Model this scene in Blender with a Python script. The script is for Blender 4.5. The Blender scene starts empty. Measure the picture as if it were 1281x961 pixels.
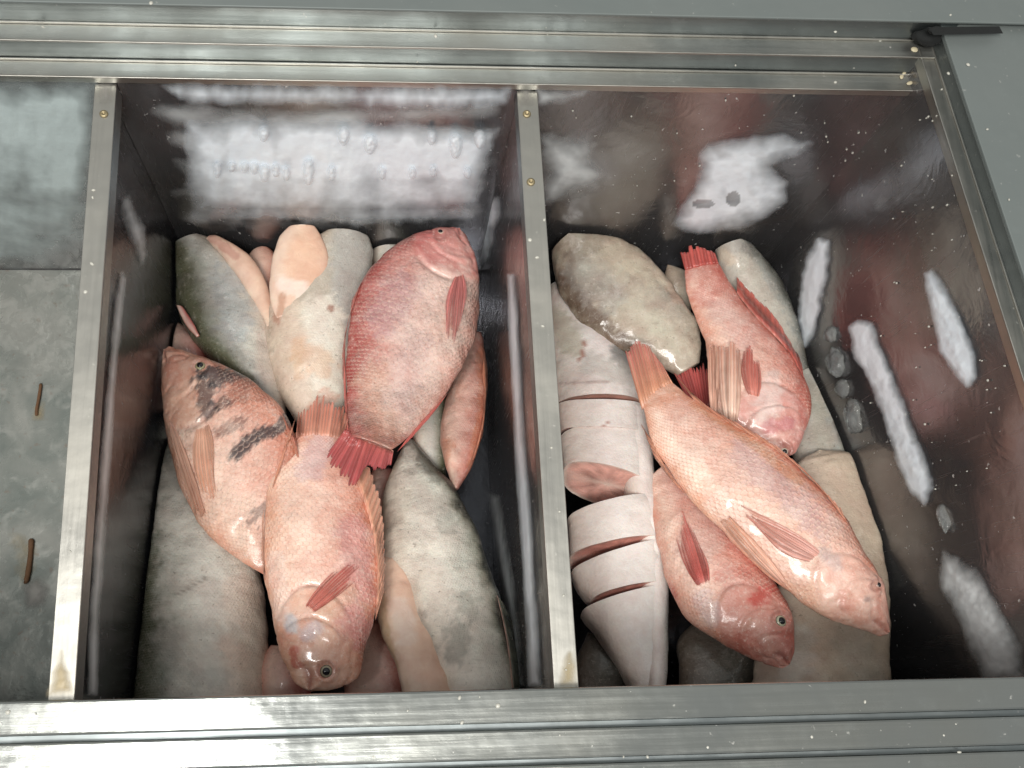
import bpy, math
import numpy as np
C = bpy.data.collections.new("scene_objects"); bpy.context.scene.collection.children.link(C)
S = bpy.context.scene
rng = np.random.default_rng(7)

# ------------------------------------------------------------------ camera
F = 1150.0; P0 = np.array([560., 520.]); H = 0.8        # focal length / principal point in photo pixels, height above the rim
_d = np.array([-70., -340., -1150.]); _d /= np.linalg.norm(_d)
_Z = -_d; _b = .0058
_X = np.array([1, _b, (-70 - 340 * _b) / 1150.]); _X /= np.linalg.norm(_X)
_Y = np.cross(_Z, _X); M = np.array([_X, _Y, _Z])
CAMP = np.array([0, 0, H])
cam = bpy.data.cameras.new("camera"); co = bpy.data.objects.new("camera", cam); C.objects.link(co)
from mathutils import Matrix, Vector
co.matrix_world = Matrix([list(M[i]) + [CAMP[i]] for i in range(3)] + [[0, 0, 0, 1]])
cam.sensor_width = 36; cam.lens = F / 1281 * 36
cam.shift_x = (640.5 - P0[0]) / 1281; cam.shift_y = (P0[1] - 480.5) / 1281
cam.clip_start = .02; cam.clip_end = 60
S.camera = co

# ------------------------------------------------------------------ light
W = bpy.data.worlds.new("World"); S.world = W; W.use_nodes = True
wn = W.node_tree.nodes; wl = W.node_tree.links
bg = wn["Background"]; bg.inputs[1].default_value = .66
tc = wn.new("ShaderNodeTexCoord"); sp = wn.new("ShaderNodeSeparateXYZ"); cr = wn.new("ShaderNodeValToRGB")
wl.new(tc.outputs["Generated"], sp.inputs[0]); wl.new(sp.outputs[2], cr.inputs[0]); wl.new(cr.outputs[0], bg.inputs[0])
e = cr.color_ramp.elements
e[0].position = 0.0; e[0].color = (.16, .17, .18, 1)
e[1].position = .75; e[1].color = (.84, .85, .82, 1)
m_ = cr.color_ramp.elements.new(.3); m_.color = (.44, .47, .48, 1)

def area(name, loc, target, size, power, col, shape='DISK', sy=None):
    l = bpy.data.lights.new(name, 'AREA'); l.shape = shape; l.size = size
    if sy: l.size_y = sy
    l.energy = power; l.color = col
    o = bpy.data.objects.new(name, l); C.objects.link(o); o.location = loc
    o.rotation_euler = (Vector(target) - Vector(loc)).to_track_quat('-Z', 'Y').to_euler()
    return o
area("ceiling_lamp", (-.72, -.10, 2.4), (0.05, .25, 0), .18, 8, (1, .975, .93))
area("fill_panel", (-.35, -1.0, 2.55), (.15, .3, -.2), 1.8, 108, (1, .975, .93), 'RECTANGLE', .8)  # unseen soft panel, added to brighten the back wall and the fish
S.view_settings.view_transform = 'Standard'; S.view_settings.look = 'None'
S.view_settings.exposure = 0.0; S.view_settings.gamma = 1
S.render.engine = 'CYCLES'

# ------------------------------------------------------------------ geometry helpers
def at(px, py, z=0.0):
    v = M @ np.array([px - P0[0], -(py - P0[1]), -F])
    return CAMP + (z - H) / v[2] * v
def atv(px, py, z):
    px, py, z = np.broadcast_arrays(np.asarray(px, float), np.asarray(py, float), np.asarray(z, float))
    v = np.stack([px - P0[0], -(py - P0[1]), np.full(px.shape, -F)], -1) @ M.T
    return CAMP + ((z - H) / v[..., 2])[..., None] * v
def on_plane(px, py, p, n):
    v = np.stack([px - P0[0], -(py - P0[1]), np.full(np.shape(px), -F)], -1) @ M.T
    t = ((np.asarray(p) - CAMP) @ n) / (v @ n)
    return CAMP + t[..., None] * v
def proj(p):
    c = (np.asarray(p) - CAMP) @ M
    return np.stack([P0[0] + c[..., 0] * F / -c[..., 2], P0[1] - c[..., 1] * F / -c[..., 2]], -1)

def _hash(ix, iy, iz, seed):
    h = (ix.astype(np.int64) * 374761393 + iy.astype(np.int64) * 668265263 + iz.astype(np.int64) * 2147483647 + seed * 1274126177) & 0xffffffff
    h = ((h ^ (h >> 13)) * 1274126177) & 0xffffffff
    h = (h ^ (h >> 16)) & 0xffffff
    return h / float(0xffffff)
def vnoise(p, seed=0):
    i = np.floor(p); f = p - i; f = f * f * (3 - 2 * f); r = 0
    for a in (0, 1):
        for b in (0, 1):
            for c in (0, 1):
                w = (f[..., 0] if a else 1 - f[..., 0]) * (f[..., 1] if b else 1 - f[..., 1]) * (f[..., 2] if c else 1 - f[..., 2])
                r = r + w * _hash(i[..., 0] + a, i[..., 1] + b, i[..., 2] + c, seed)
    return r
def fbm(p, seed=0, o=4):
    r = 0; a = .5; t = 0
    for k in range(o):
        r = r + a * vnoise(p * 2 ** k, seed + k * 17); t += a; a *= .55
    return r / t - .5            # about -0.5..0.5
def sstep(a, b, x):
    t = np.clip((x - a) / (b - a), 0, 1); return t * t * (3 - 2 * t)
def spline(y, x, q):
    """natural cubic spline through (x, y rows), clamped against overshoot"""
    y = np.asarray(y, float); x = np.asarray(x, float); n = len(x); h = np.diff(x)
    A = np.eye(n); r = np.zeros_like(y)
    for i in range(1, n - 1):
        A[i, i - 1] = h[i - 1]; A[i, i] = 2 * (h[i - 1] + h[i]); A[i, i + 1] = h[i]
        r[i] = 6 * ((y[i + 1] - y[i]) / h[i] - (y[i] - y[i - 1]) / h[i - 1])
    m = np.linalg.solve(A, r); k = np.clip(np.searchsorted(x, q) - 1, 0, n - 2)
    d = (q - x[k]); e_ = (x[k + 1] - q); hh = h[k]
    sh = (slice(None),) + (None,) * (y.ndim - 1)
    d, e_, hh = d[sh], e_[sh], hh[sh]
    return m[k] * e_ ** 3 / (6 * hh) + m[k + 1] * d ** 3 / (6 * hh) + (y[k] / hh - m[k] * hh / 6) * e_ + (y[k + 1] / hh - m[k + 1] * hh / 6) * d

def link(name, me, mat, parent=None):
    o = bpy.data.objects.new(name, me); C.objects.link(o)
    if mat: me.materials.append(mat)
    if parent: o.parent = parent
    return o
def mesh(name, V, faces, mat, parent=None, smooth=True, col=None, vec=None, fl=None):
    """faces: int array (n,4) with -1 as 4th entry for triangles, or a list"""
    me = bpy.data.meshes.new(name); V = np.asarray(V, float)
    faces = [[i for i in f if i >= 0] for f in (faces.tolist() if hasattr(faces, 'tolist') else faces)]
    me.from_pydata(V.tolist() if len(V) < 200 else [tuple(v) for v in V], [], faces)
    me.polygons.foreach_set('use_smooth', np.full(len(faces), smooth))
    if col is not None:
        a = me.color_attributes.new('pig', 'FLOAT_COLOR', 'POINT')
        a.data.foreach_set('color', np.concatenate([col, np.ones((len(col), 1))], 1).astype(np.float32).ravel())
    if vec is not None:
        a = me.attributes.new('fuv', 'FLOAT_VECTOR', 'POINT'); a.data.foreach_set('vector', vec.astype(np.float32).ravel())
    if fl is not None:
        a = me.attributes.new('dens', 'FLOAT', 'POINT'); a.data.foreach_set('value', fl.astype(np.float32).ravel())
    me.update(); return link(name, me, mat, parent)
def box(name, c0, c1, mat, parent=None, bev=.0):
    """hexahedron between bottom quad c0 (4 pts) and top quad c1"""
    V = np.array(list(c0) + list(c1), float)
    o = mesh(name, V, [[3, 2, 1, 0], [4, 5, 6, 7], [0, 1, 5, 4], [1, 2, 6, 5], [2, 3, 7, 6], [3, 0, 4, 7]], mat, parent, False)
    if bev:
        m = o.modifiers.new('bev', 'BEVEL'); m.width = bev; m.segments = 2; m.limit_method = 'ANGLE'
    return o
def abox(name, x0, x1, y0, y1, z0, z1, mat, parent=None, bev=0):
    q = [(x0, y0), (x1, y0), (x1, y1), (x0, y1)]
    return box(name, [(a, b, z0) for a, b in q], [(a, b, z1) for a, b in q], mat, parent, bev)
def grid_faces(n, m, wrap=False):
    i = np.arange(n - 1)[:, None]; j = np.arange(m if wrap else m - 1)[None]
    j2 = (j + 1) % m
    f = np.stack([i * m + j + 0 * j2, (i + 1) * m + j + 0 * j2, (i + 1) * m + j2, i * m + j2], -1)
    return f.reshape(-1, 4)
def slab(name, P, th, mat, parent, col=None, fl=None, down=(0, 0, -1)):
    """closed sheet: grid P (n,m,3) with a copy th below it"""
    n, m = P.shape[:2]; top = P.reshape(-1, 3); bot = top + np.asarray(down) * th
    f = grid_faces(n, m); N = n * m; fl_ = [f[:, ::-1], f + N]
    rim = [(i, 0) for i in range(n)] + [(n - 1, j) for j in range(1, m)] + [(i, m - 1) for i in range(n - 2, -1, -1)] + [(0, j) for j in range(m - 2, 0, -1)]
    r = np.array([a * m + b for a, b in rim]); r2 = np.roll(r, -1)
    fl_.append(np.stack([r, r2, r2 + N, r + N], -1)[:, ::-1])
    return mesh(name, np.concatenate([top, bot]), np.concatenate(fl_), mat, parent, True,
                None if col is None else np.concatenate([col.reshape(-1, 3)] * 2), None, None if fl is None else np.concatenate([fl.ravel()] * 2))
def empty(name, loc):
    o = bpy.data.objects.new(name, None); C.objects.link(o); o.location = loc; o.empty_display_size = .05
    return o
def tag(o, label, cat=None, group=None, kind=None):
    o['label'] = label
    if cat: o['category'] = cat
    if group: o['group'] = group
    if kind: o['kind'] = kind
    return o
def adopt(o, root):
    """parent while keeping the mesh where it stands"""
    o.parent = root; o.matrix_parent_inverse = Matrix.Translation(-root.location)
    return o

# ------------------------------------------------------------------ node helpers and materials
class NT:
    def __init__(s, name):
        s.m = bpy.data.materials.new(name); s.m.use_nodes = True
        s.n = s.m.node_tree.nodes; s.l = s.m.node_tree.links; s.b = s.n['Principled BSDF']
    def set(s, sock, v):
        if hasattr(v, 'is_output'): s.l.new(v, sock)
        elif isinstance(v, (tuple, list)) and len(v) == 3 and sock.type == 'RGBA': sock.default_value = (*v, 1)
        else: sock.default_value = v
    def p(s, **k):
        for a, v in k.items(): s.set(s.b.inputs[a.replace('_', ' ')], v)
    def ma(s, op, a, b=0.0, c=None, clamp=False):
        n = s.n.new('ShaderNodeMath'); n.operation = op; n.use_clamp = clamp
        s.set(n.inputs[0], a); s.set(n.inputs[1], b)
        if c is not None: s.set(n.inputs[2], c)
        return n.outputs[0]
    def mix(s, f, a, b, mode='MIX'):
        n = s.n.new('ShaderNodeMix'); n.data_type = 'RGBA'; n.blend_type = mode; n.clamp_factor = True
        s.set(n.inputs[0], f); s.set(n.inputs[6], a); s.set(n.inputs[7], b); return n.outputs[2]
    def noise(s, scale, vec=None, detail=4, rough=.55, w=0):
        n = s.n.new('ShaderNodeTexNoise'); n.inputs['Scale'].default_value = scale
        n.inputs['Detail'].default_value = detail; n.inputs['Roughness'].default_value = rough; n.inputs['Distortion'].default_value = w
        s.l.new(vec if vec is not None else s.obj(), n.inputs['Vector']); return n.outputs[0]
    def voro(s, scale, vec=None, feature='F1', out='Distance'):
        n = s.n.new('ShaderNodeTexVoronoi'); n.inputs['Scale'].default_value = scale; n.feature = feature
        s.l.new(vec if vec is not None else s.obj(), n.inputs['Vector']); return n.outputs[out]
    def obj(s):
        if not hasattr(s, '_o'):
            s._o = s.n.new('ShaderNodeNewGeometry').outputs['Position']
        return s._o
    def scl(s, v):
        n = s.n.new('ShaderNodeMapping'); s.l.new(s.obj(), n.inputs[0]); n.inputs['Scale'].default_value = v; return n.outputs[0]
    def ramp(s, f, stops):
        n = s.n.new('ShaderNodeValToRGB'); s.l.new(f, n.inputs[0]); el = n.color_ramp.elements
        while len(el) < len(stops): el.new(.5)
        for q, (p, c) in zip(el, stops):
            q.position = p; q.color = (*c, 1) if len(c) == 3 else c
        return n.outputs[0]
    def fr(s, f, a, b, lo=0., hi=1.):
        n = s.n.new('ShaderNodeMapRange'); s.set(n.inputs[0], f)
        for i, v in enumerate((a, b, lo, hi)): n.inputs[i + 1].default_value = v
        return n.outputs[0]
    def attr(s, name, out='Color'):
        n = s.n.new('ShaderNodeAttribute'); n.attribute_name = name; return n.outputs[out]
    def bump(s, h, dist, strength=1., prev=None):
        n = s.n.new('ShaderNodeBump'); n.inputs['Distance'].default_value = dist; n.inputs['Strength'].default_value = strength
        s.l.new(h, n.inputs['Height'])
        if prev is not None: s.l.new(prev, n.inputs['Normal'])
        return n.outputs[0]

def metal(name, base, rough, streak=None, dirt=.3, dirtcol=(.25, .22, .17), spots=0., bumpd=.0006, metallic=1.0):
    t = NT(name)
    n1 = t.noise(9, detail=5); n2 = t.noise(60, detail=4)
    c = t.mix(t.fr(n1, .35, .75, 0, dirt), base, dirtcol)
    c = t.mix(t.fr(n2, .58, .72, 0, .35 * dirt + .05), c, tuple(min(1, x * 1.35) for x in base))
    r = t.fr(n1, .3, .7, rough * .75, rough * 1.35)
    h = n2
    if streak:
        st = t.noise(1, t.scl(streak), detail=6, rough=.65)
        c = t.mix(t.fr(st, .45, .7, 0, .22), c, tuple(x * .75 for x in base))
        r = t.ma('ADD', r, t.fr(st, .35, .65, -.04, .06))
        h = t.ma('ADD', t.ma('MULTIPLY', st, .35), t.ma('MULTIPLY', n2, .5))
    if spots:
        v = t.noise(170, detail=2); sm = t.fr(v, .70, .76, 0, spots)
        c = t.mix(sm, c, (.75, .72, .66)); r = t.ma('ADD', r, t.ma('MULTIPLY', sm, .3))
        t.p(Metallic=t.ma('MULTIPLY', t.ma('SUBTRACT', 1, sm), metallic))
    else: t.p(Metallic=metallic)
    t.p(Base_Color=c, Roughness=r, Normal=t.bump(h, bumpd, .6, t.bump(t.noise(11, detail=3), .006, .35)))
    return t.m
M_RAIL = metal('brushed_aluminium', (.33, .345, .335), .20, (6, 260, 260), .4, (.26, .25, .21), .3)
M_TRACK = metal('brushed_aluminium_track', (.50, .505, .48), .40, (6, 260, 260), .45, (.30, .28, .23), .3)
M_RAILY = metal('brushed_aluminium_cap', (.47, .46, .425), .38, (260, 6, 260), .22, (.46, .42, .34), .2)
M_BLUE = metal('shaded_riser_metal', (.22, .245, .25), .38, (6, 200, 200), .2, (.16, .16, .15), .2)  # darker metal: the dimmer reflection of turned faces is put into the colour
M_TOP = metal('grey_counter_sheet', (.15, .17, .165), .5, None, .2, (.16, .165, .155), .15, .0003, .25)
def wallmat(name='wet_steel_lining', g=1.0):
    t = NT(name)
    n1 = t.noise(7, detail=5, w=.6); n2 = t.noise(45, detail=5); st = t.noise(1, t.scl((330, 330, 12)), detail=5, rough=.7)
    n3 = t.noise(18, detail=3, w=1.0)
    c = t.mix(t.fr(n1, .4, .7, 0, .8), (.25, .25, .26), (.17, .155, .15))
    c = t.mix(t.fr(st, .60, .74, 0, .45), c, (.33, .33, .33))
    sm = t.fr(t.noise(140, detail=2), .71, .76, 0, .8)
    c = t.mix(sm, c, (.62, .62, .6))
    r = t.ma('ADD', t.fr(n1, .3, .7, .14, .30), t.ma('ADD', t.fr(st, .58, .75, 0, .18), t.ma('MULTIPLY', sm, .3)))
    b = t.bump(n3, .0022, .4); b = t.bump(n2, .0006, .5, b)
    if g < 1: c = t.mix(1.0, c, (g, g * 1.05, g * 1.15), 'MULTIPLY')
    t.p(Base_Color=c, Roughness=r, Metallic=t.ma('MULTIPLY', t.ma('SUBTRACT', 1, sm), .85), Normal=b)
    return t.m
M_WALL = wallmat(); M_WALL_SHADE = wallmat('shaded_lining', .34)  # second is a darkened copy: shade of divider and fish gaps in its colour
def floormat():
    t = NT('frosty_zinc_floor')
    n1 = t.noise(9, detail=6, w=.5); n2 = t.noise(42, detail=5, w=.4); n3 = t.noise(110, detail=3)
    c = t.mix(t.fr(n1, .38, .64), (.17, .19, .175), (.30, .305, .28))
    c = t.mix(t.fr(n2, .56, .66, 0, .3), c, (.38, .375, .35))
    c = t.mix(t.fr(n3, .64, .70, 0, .55), c, (.20, .16, .13))
    h = t.ma('ADD', t.ma('MULTIPLY', n2, .7), t.ma('MULTIPLY', n3, .35))
    t.p(Base_Color=c, Roughness=t.fr(n2, .4, .65, .16, .42), Metallic=.35, Normal=t.bump(h, .0016, .5))
    return t.m
M_FLOOR = floormat()
def filmmat(name, col, k):
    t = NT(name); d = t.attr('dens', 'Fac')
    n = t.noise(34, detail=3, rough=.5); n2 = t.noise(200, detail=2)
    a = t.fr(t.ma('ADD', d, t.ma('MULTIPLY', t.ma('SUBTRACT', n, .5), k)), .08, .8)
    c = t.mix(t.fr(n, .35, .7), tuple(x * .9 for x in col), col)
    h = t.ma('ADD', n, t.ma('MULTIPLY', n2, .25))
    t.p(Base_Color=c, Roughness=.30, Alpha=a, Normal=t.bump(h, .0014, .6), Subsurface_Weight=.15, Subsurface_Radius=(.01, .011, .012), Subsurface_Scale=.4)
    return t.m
M_FROST_GLARE = filmmat('white_frost_glare', (.86, .93, 1.0), .28)  # white film: icy bands and drips, and painted glare of wet steel
M_GLARE2 = filmmat('thin_grey_glare', (.66, .69, .70), .4)  # pale film that paints steel glare onto the walls
M_FROST3 = filmmat('bluish_frost', (.52, .60, .60), .35)
M_STAIN = filmmat('yellow_rust_stain', (.36, .29, .17), .9)
M_STAIN2 = filmmat('grey_residue', (.27, .26, .24), .6)
def plain(name, col, rough=.5, metal_=0., nz=30, amt=.4, bump=.0008):
    t = NT(name); n = t.noise(nz * 8, detail=4)
    t.p(Base_Color=t.mix(t.fr(n, .35, .7, 0, amt), col, tuple(x * .5 for x in col)), Roughness=rough, Metallic=metal_, Normal=t.bump(n, bump, .7)); return t.m
M_BLACK = plain('black_grime', (.006, .007, .007), .9)
M_RUST = plain('rust', (.13, .065, .03), .85)
M_BRASS = plain('brass_screw', (.40, .33, .20), .5, .8)
M_HOLE = plain('screw_slot', (.05, .04, .03), .7)
M_FLAKE = plain('dry_fish_scale', (.46, .45, .40), .35, 0, 30, .3)
M_CRUMB = plain('yellow_crumb', (.50, .44, .30), .6)
M_PUPIL = plain('pupil', (.012, .012, .014), .08, 0, 3, .1, 0)
def icemat():
    t = NT('cloudy_ice'); n = t.noise(70, detail=4)
    t.p(Base_Color=t.mix(n, (.62, .66, .65), (.85, .87, .86)), Roughness=.1, Transmission_Weight=.85, IOR=1.3, Normal=t.bump(n, .003, .6)); return t.m
M_ICE = icemat()

def skinmat(name, relief, coltint, colvar, rough, sss=.12, edge=.5):
    """overlapping scales from the fuv attribute (u head->tail, v round the body, z = scale strength) over the fish's own pigment"""
    t = NT(name); pig = t.attr('pig'); a = t.n.new('ShaderNodeSeparateXYZ'); t.l.new(t.attr('fuv', 'Vector'), a.inputs[0])
    wob = t.ma('MULTIPLY', t.ma('SUBTRACT', t.noise(55, detail=3), .5), .9)
    u = t.ma('ADD', a.outputs[0], wob); v = t.ma('ADD', a.outputs[1], t.ma('MULTIPLY', wob, .8)); msk = t.ma('MULTIPLY', a.outputs[2], t.fr(t.noise(26, detail=4, rough=.6), .34, .56, .3, 1.0))
    fl = t.ma('FLOOR', u)
    def cand(k):
        row = t.ma('SUBTRACT', fl, k); x = t.ma('SUBTRACT', u, row)
        vv = t.ma('ADD', v, t.ma('MULTIPLY', t.ma('FLOORED_MODULO', row, 2.0), .5))
        y = t.ma('SUBTRACT', t.ma('FRACT', vv), .5)
        ed = t.ma('ADD', 1.0, t.ma('MULTIPLY', t.ma('SQRT', t.ma('MAXIMUM', t.ma('SUBTRACT', 1.0, t.ma('MULTIPLY', t.ma('MULTIPLY', y, y), 4.0)), 0.0)), .55))
        return row, x, t.ma('FLOOR', vv), ed
    r1, x1, v1, e1 = cand(1.0); r0, x0, v0, e0 = cand(0.0)
    ins = t.ma('LESS_THAN', x1, e1)
    lerp = lambda p, q: t.ma('ADD', q, t.ma('MULTIPLY', ins, t.ma('SUBTRACT', p, q)))
    h = lerp(t.ma('DIVIDE', x1, e1), t.ma('DIVIDE', x0, e0))
    cb = t.n.new('ShaderNodeCombineXYZ'); t.l.new(lerp(r1, r0), cb.inputs[0]); t.l.new(lerp(v1, v0), cb.inputs[1])
    wnz = t.n.new('ShaderNodeTexWhiteNoise'); t.l.new(cb.outputs[0], wnz.inputs[0]); rnd = wnz.outputs['Value']
    big = t.noise(14, detail=4)
    edge_m = t.ma('MULTIPLY', t.ma('MULTIPLY', t.fr(h, .72, .95), msk), t.fr(big, .35, .62, .2, 1.0))
    c = t.mix(t.ma('MULTIPLY', edge_m, edge * 1.15), pig, coltint)
    c = t.mix(t.ma('MULTIPLY', t.ma('MULTIPLY', t.fr(h, .35, .0), msk), .45), c, t.mix(.5, c, (.30, .12, .10), 'MULTIPLY'))
    g = t.ma('MULTIPLY', t.ma('SUBTRACT', rnd, .5), t.ma('MULTIPLY', msk, colvar))
    hs = t.n.new('ShaderNodeHueSaturation'); t.l.new(c, hs.inputs['Color']); t.l.new(t.ma('ADD', 1.0, g), hs.inputs['Value'])
    n2 = t.noise(120, detail=5, rough=.65); n3 = t.noise(420, detail=2)
    n6 = t.noise(34, detail=6, rough=.7, w=.5); n7 = t.noise(240, detail=4, rough=.7)
    c = t.mix(t.fr(n2, .42, .72, 0, .28), hs.outputs[0], t.mix(.6, hs.outputs[0], (.55, .33, .28), 'MULTIPLY'))
    if name.startswith('red'):
        c = t.mix(t.fr(n6, .50, .68, 0, .45), c, t.mix(.6, c, (.88, .72, .62)))
        c = t.mix(t.fr(n6, .50, .34, 0, .40), c, t.mix(.8, c, (.82, .46, .36), 'MULTIPLY'))
        c = t.mix(t.fr(n7, .55, .68, 0, .35), c, (.90, .76, .66)); c = t.mix(t.fr(n7, .42, .30, 0, .45), c, t.mix(1.0, c, (.68, .34, .25), 'MULTIPLY'))  # pale specks put wet glints into the skin colour
    if name.startswith('grey'):
        n4 = t.noise(48, detail=7, rough=.75, w=.8); n5 = t.noise(200, detail=3)
        c = t.mix(t.fr(n4, .52, .66, 0, .3), c, t.mix(.7, c, (.55, .52, .48), 'MULTIPLY')); c = t.mix(t.fr(n7, .58, .70, 0, .4), c, (.74, .68, .60))
        c = t.mix(t.fr(n4, .46, .34, 0, .3), c, t.mix(.5, c, (.9, .86, .80)))
        c = t.mix(t.fr(n5, .66, .72, 0, .5), c, (.16, .13, .10)); c = t.mix(1.0, c, (1.0, .975, .945), 'MULTIPLY')
        st = t.noise(1, t.scl((40, 260, 60)), detail=5, rough=.7); c = t.mix(t.fr(st, .60, .70, 0, .3), c, (.22, .19, .15))
    b = t.bump(t.ma('MULTIPLY', h, msk), relief, .9)
    b = t.bump(n2, .0022, .5, b); b = t.bump(n3, .0009, .45, b)
    t.p(Base_Color=c, Normal=b, Roughness=t.ma('ADD', t.fr(n2, .35, .7, rough - .1, rough + .12), t.ma('MULTIPLY', t.ma('SUBTRACT', rnd, .5), .15)),
        Subsurface_Weight=sss, Subsurface_Radius=(.012, .005, .003), Subsurface_Scale=.5, Coat_Weight=t.fr(t.noise(20, detail=3),     .36, .6, .2, .75), Coat_Roughness=.13, Specular_IOR_Level=.5)
    return t.m
M_RED = skinmat('red_scaled_skin', .0026, (.86, .62, .50), .09, .42)
M_WHITE = skinmat('silver_white_skin', .0006, (.80, .78, .76), .06, .34, .12, .3)
M_GREY = skinmat('grey_skin', .0013, (.62, .60, .55), .10, .36, .08, .3)
def fleshmat(name, rough=.34, sheer=False):
    t = NT(name); n = t.noise(70, detail=5, w=.4); n2 = t.noise(260, detail=3)
    pig = t.attr('pig')
    c = t.mix(t.fr(n, .4, .7, 0, .35), pig, t.mix(.7, pig, (.72, .48, .42), 'MULTIPLY'))
    t.p(Base_Color=c, Roughness=t.fr(n, .3, .7, rough - .08, rough + .14), Normal=t.bump(t.ma('ADD', n, t.ma('MULTIPLY', n2, .3)), .0018, .6),
        Subsurface_Weight=.15, Subsurface_Radius=(.012, .006, .004), Subsurface_Scale=.5, Coat_Weight=.25, Coat_Roughness=.2)
    if sheer: t.p(Alpha=t.attr('dens', 'Fac'))
    return t.m
M_FLESH = fleshmat('pale_flesh')
M_FIN = fleshmat('fin_membrane', .38, True)

# ------------------------------------------------------------------ the freezer
def zsolve(px0, py0, z0, py1):
    """height of the point straight above (px0,py0,z0) that shows at image row py1"""
    p = at(px0, py0, z0); a, b = 0., .2
    for _ in range(40):
        m = (a + b) / 2
        if proj(p + np.array([0, 0, m]))[1] > py1: a = m
        else: b = m
    return z0 + (a + b) / 2
FLOOR_Z = -.43
fz = tag(empty('chest_freezer', (.15, .3, FLOOR_Z)), 'steel chest freezer with bins and aluminium sliding lid rails round its open top', 'freezer')
def part(o, label=None):
    adopt(o, fz)
    if label: o['label'] = label
    return o
XL, XR = -.80, .66
z1 = .012
yA = at(640, 105, z1)[1]; yB = at(640, 84, z1)[1]
z2 = zsolve(640, 84, z1, 60); yC = at(640, 40, z2)[1]
z3 = zsolve(640, 40, z2, 14)
YW = yA + .002                                  # back wall face
xe = at(1146, 85, z1)[0]                        # rails end at the corner
# back stair of lid tracks: tread, riser, tread, riser, counter
part(abox('back_track', XL, xe, yA, yB, z1 - .010, z1, M_TRACK, None, .0012))
part(abox('back_riser', XL, xe + .004, yB, yB + .006, z1 - .02, z2 - .002, M_BLUE, None, .0008))
part(abox('back_track', XL, xe + .002, yB - .0018, yC, z2 - .002, z2, M_TRACK, None, .0008))
part(abox('back_riser', XL, xe + .016, yC, yC + .006, z2 - .01, z3 - .002, M_BLUE, None, .0008))
part(abox('counter_top', XL, 1.3, yC - .0015, 1.5, z3 - .003, z3, M_TOP, None, .001))
# thin bright beads that run along the track edges
for (yy, zz) in ((yA, z1), (yB - .0014, z1 + .0012), (yB - .0018, z2), (yC - .0008, z2 + .0012)):
    part(abox('track_bead', XL, xe + .001, yy - .0014, yy + .0008, zz - .0008, zz + .0012, M_RAILY, None, .0006))
# side rim on the right: tread, riser, counter
zr = .040
def sidept(line, py, z):
    (xa, ya), (xb, yb) = line
    return at(xa + (py - ya) * (xb - xa) / (yb - ya), py, z)
LIN = ((1151.7, 70), (1281, 478)); LMID = ((1170, 70), (1303, 478)); LOUT = ((1175.8, 44), (1324, 478))
def ext(line, z, ya=None):
    """long straight rail edge through the two photo points, from the back corner to well before the front"""
    a = at(*line[0], z); b = at(*line[1], z); d = (b - a) / (b[1] - a[1])
    y0 = yC + .02 if ya is None else ya
    return a + d * (y0 - a[1]), a + d * (-.30 - a[1])
i0, i1 = ext(LIN, zr); m0, m1 = ext(LMID, zr)
dn = np.array([0, 0, -.012])
i0 = i0 + (i1 - i0) * .015; m0 = m0 + (m1 - m0) * .015
part(box('side_track', [i1 + dn, m1 + dn, m0 + dn, i0 + dn], [i1, m1, m0, i0], M_RAILY, None, .0012))
hr = .019; up = np.array([0, 0, hr]); w6 = np.array([.006, 0, 0])
part(box('side_riser', [m1 + dn, m1 + w6 + dn, m0 + w6 + dn, m0 + dn], [m1 + up, m1 + w6 + up, m0 + w6 + up, m0 + up], M_BLUE, None, .0008))
o1 = m1 + up; o0 = m0 + up; far = np.array([.8, 0, 0]); lo = np.array([0, 0, -.003]); hi = np.array([0, 0, .0025]); lip = np.array([-.0012, 0, 0])
part(box('side_counter', [o1 + lip, o1 + far + lo, o0 + far + lo, o0 + lip + lo], [o1 + lip + hi, o1 + far + hi, o0 + far + hi, o0 + lip + hi], M_TOP, None, .001))
for q0, q1, zz in ((i0, i1, 0.), (m0 + np.array([-.001, 0, 0]), m1 + np.array([-.001, 0, 0]), 0.)):
    a, b = q0, q1; wv = np.array([.0011, 0, 0]); hv = np.array([0, 0, .0014])
    part(box('track_bead', [b - wv, b + wv, a + wv, a - wv], [b - wv + hv, b + wv + hv, a + wv + hv, a - wv + hv], M_RAILY, None, .0005))
# front rails
y0 = at(640, 862, z1)[1]; ya = at(640, 905, z1)[1]; yb = at(640, 913, z1)[1]; yc_ = at(640, 951, z1)[1]; yd = at(640, 958, z1)[1]
part(abox('front_rail', XL, .95, ya, y0, z1 - .012, z1, M_RAIL, None, .002))
part(abox('rail_groove', XL, .95, yb - .001, ya + .001, z1 - .03, z1 - .006, M_BLUE))
part(abox('front_rail', XL, .95, yc_, yb, z1 - .012, z1 + .001, M_RAIL, None, .002))
part(abox('rail_groove', XL, .95, yd - .001, yc_ + .001, z1 - .03, z1 - .006, M_BLUE))
part(abox('front_rail', XL, .95, yd - .06, yd, z1 - .012, z1 + .001, M_RAIL, None, .002))
part(abox('front_panel', XL, 1.3, yd - .064, yd - .0605, -.75, z1 - .002, M_TOP))
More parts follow.
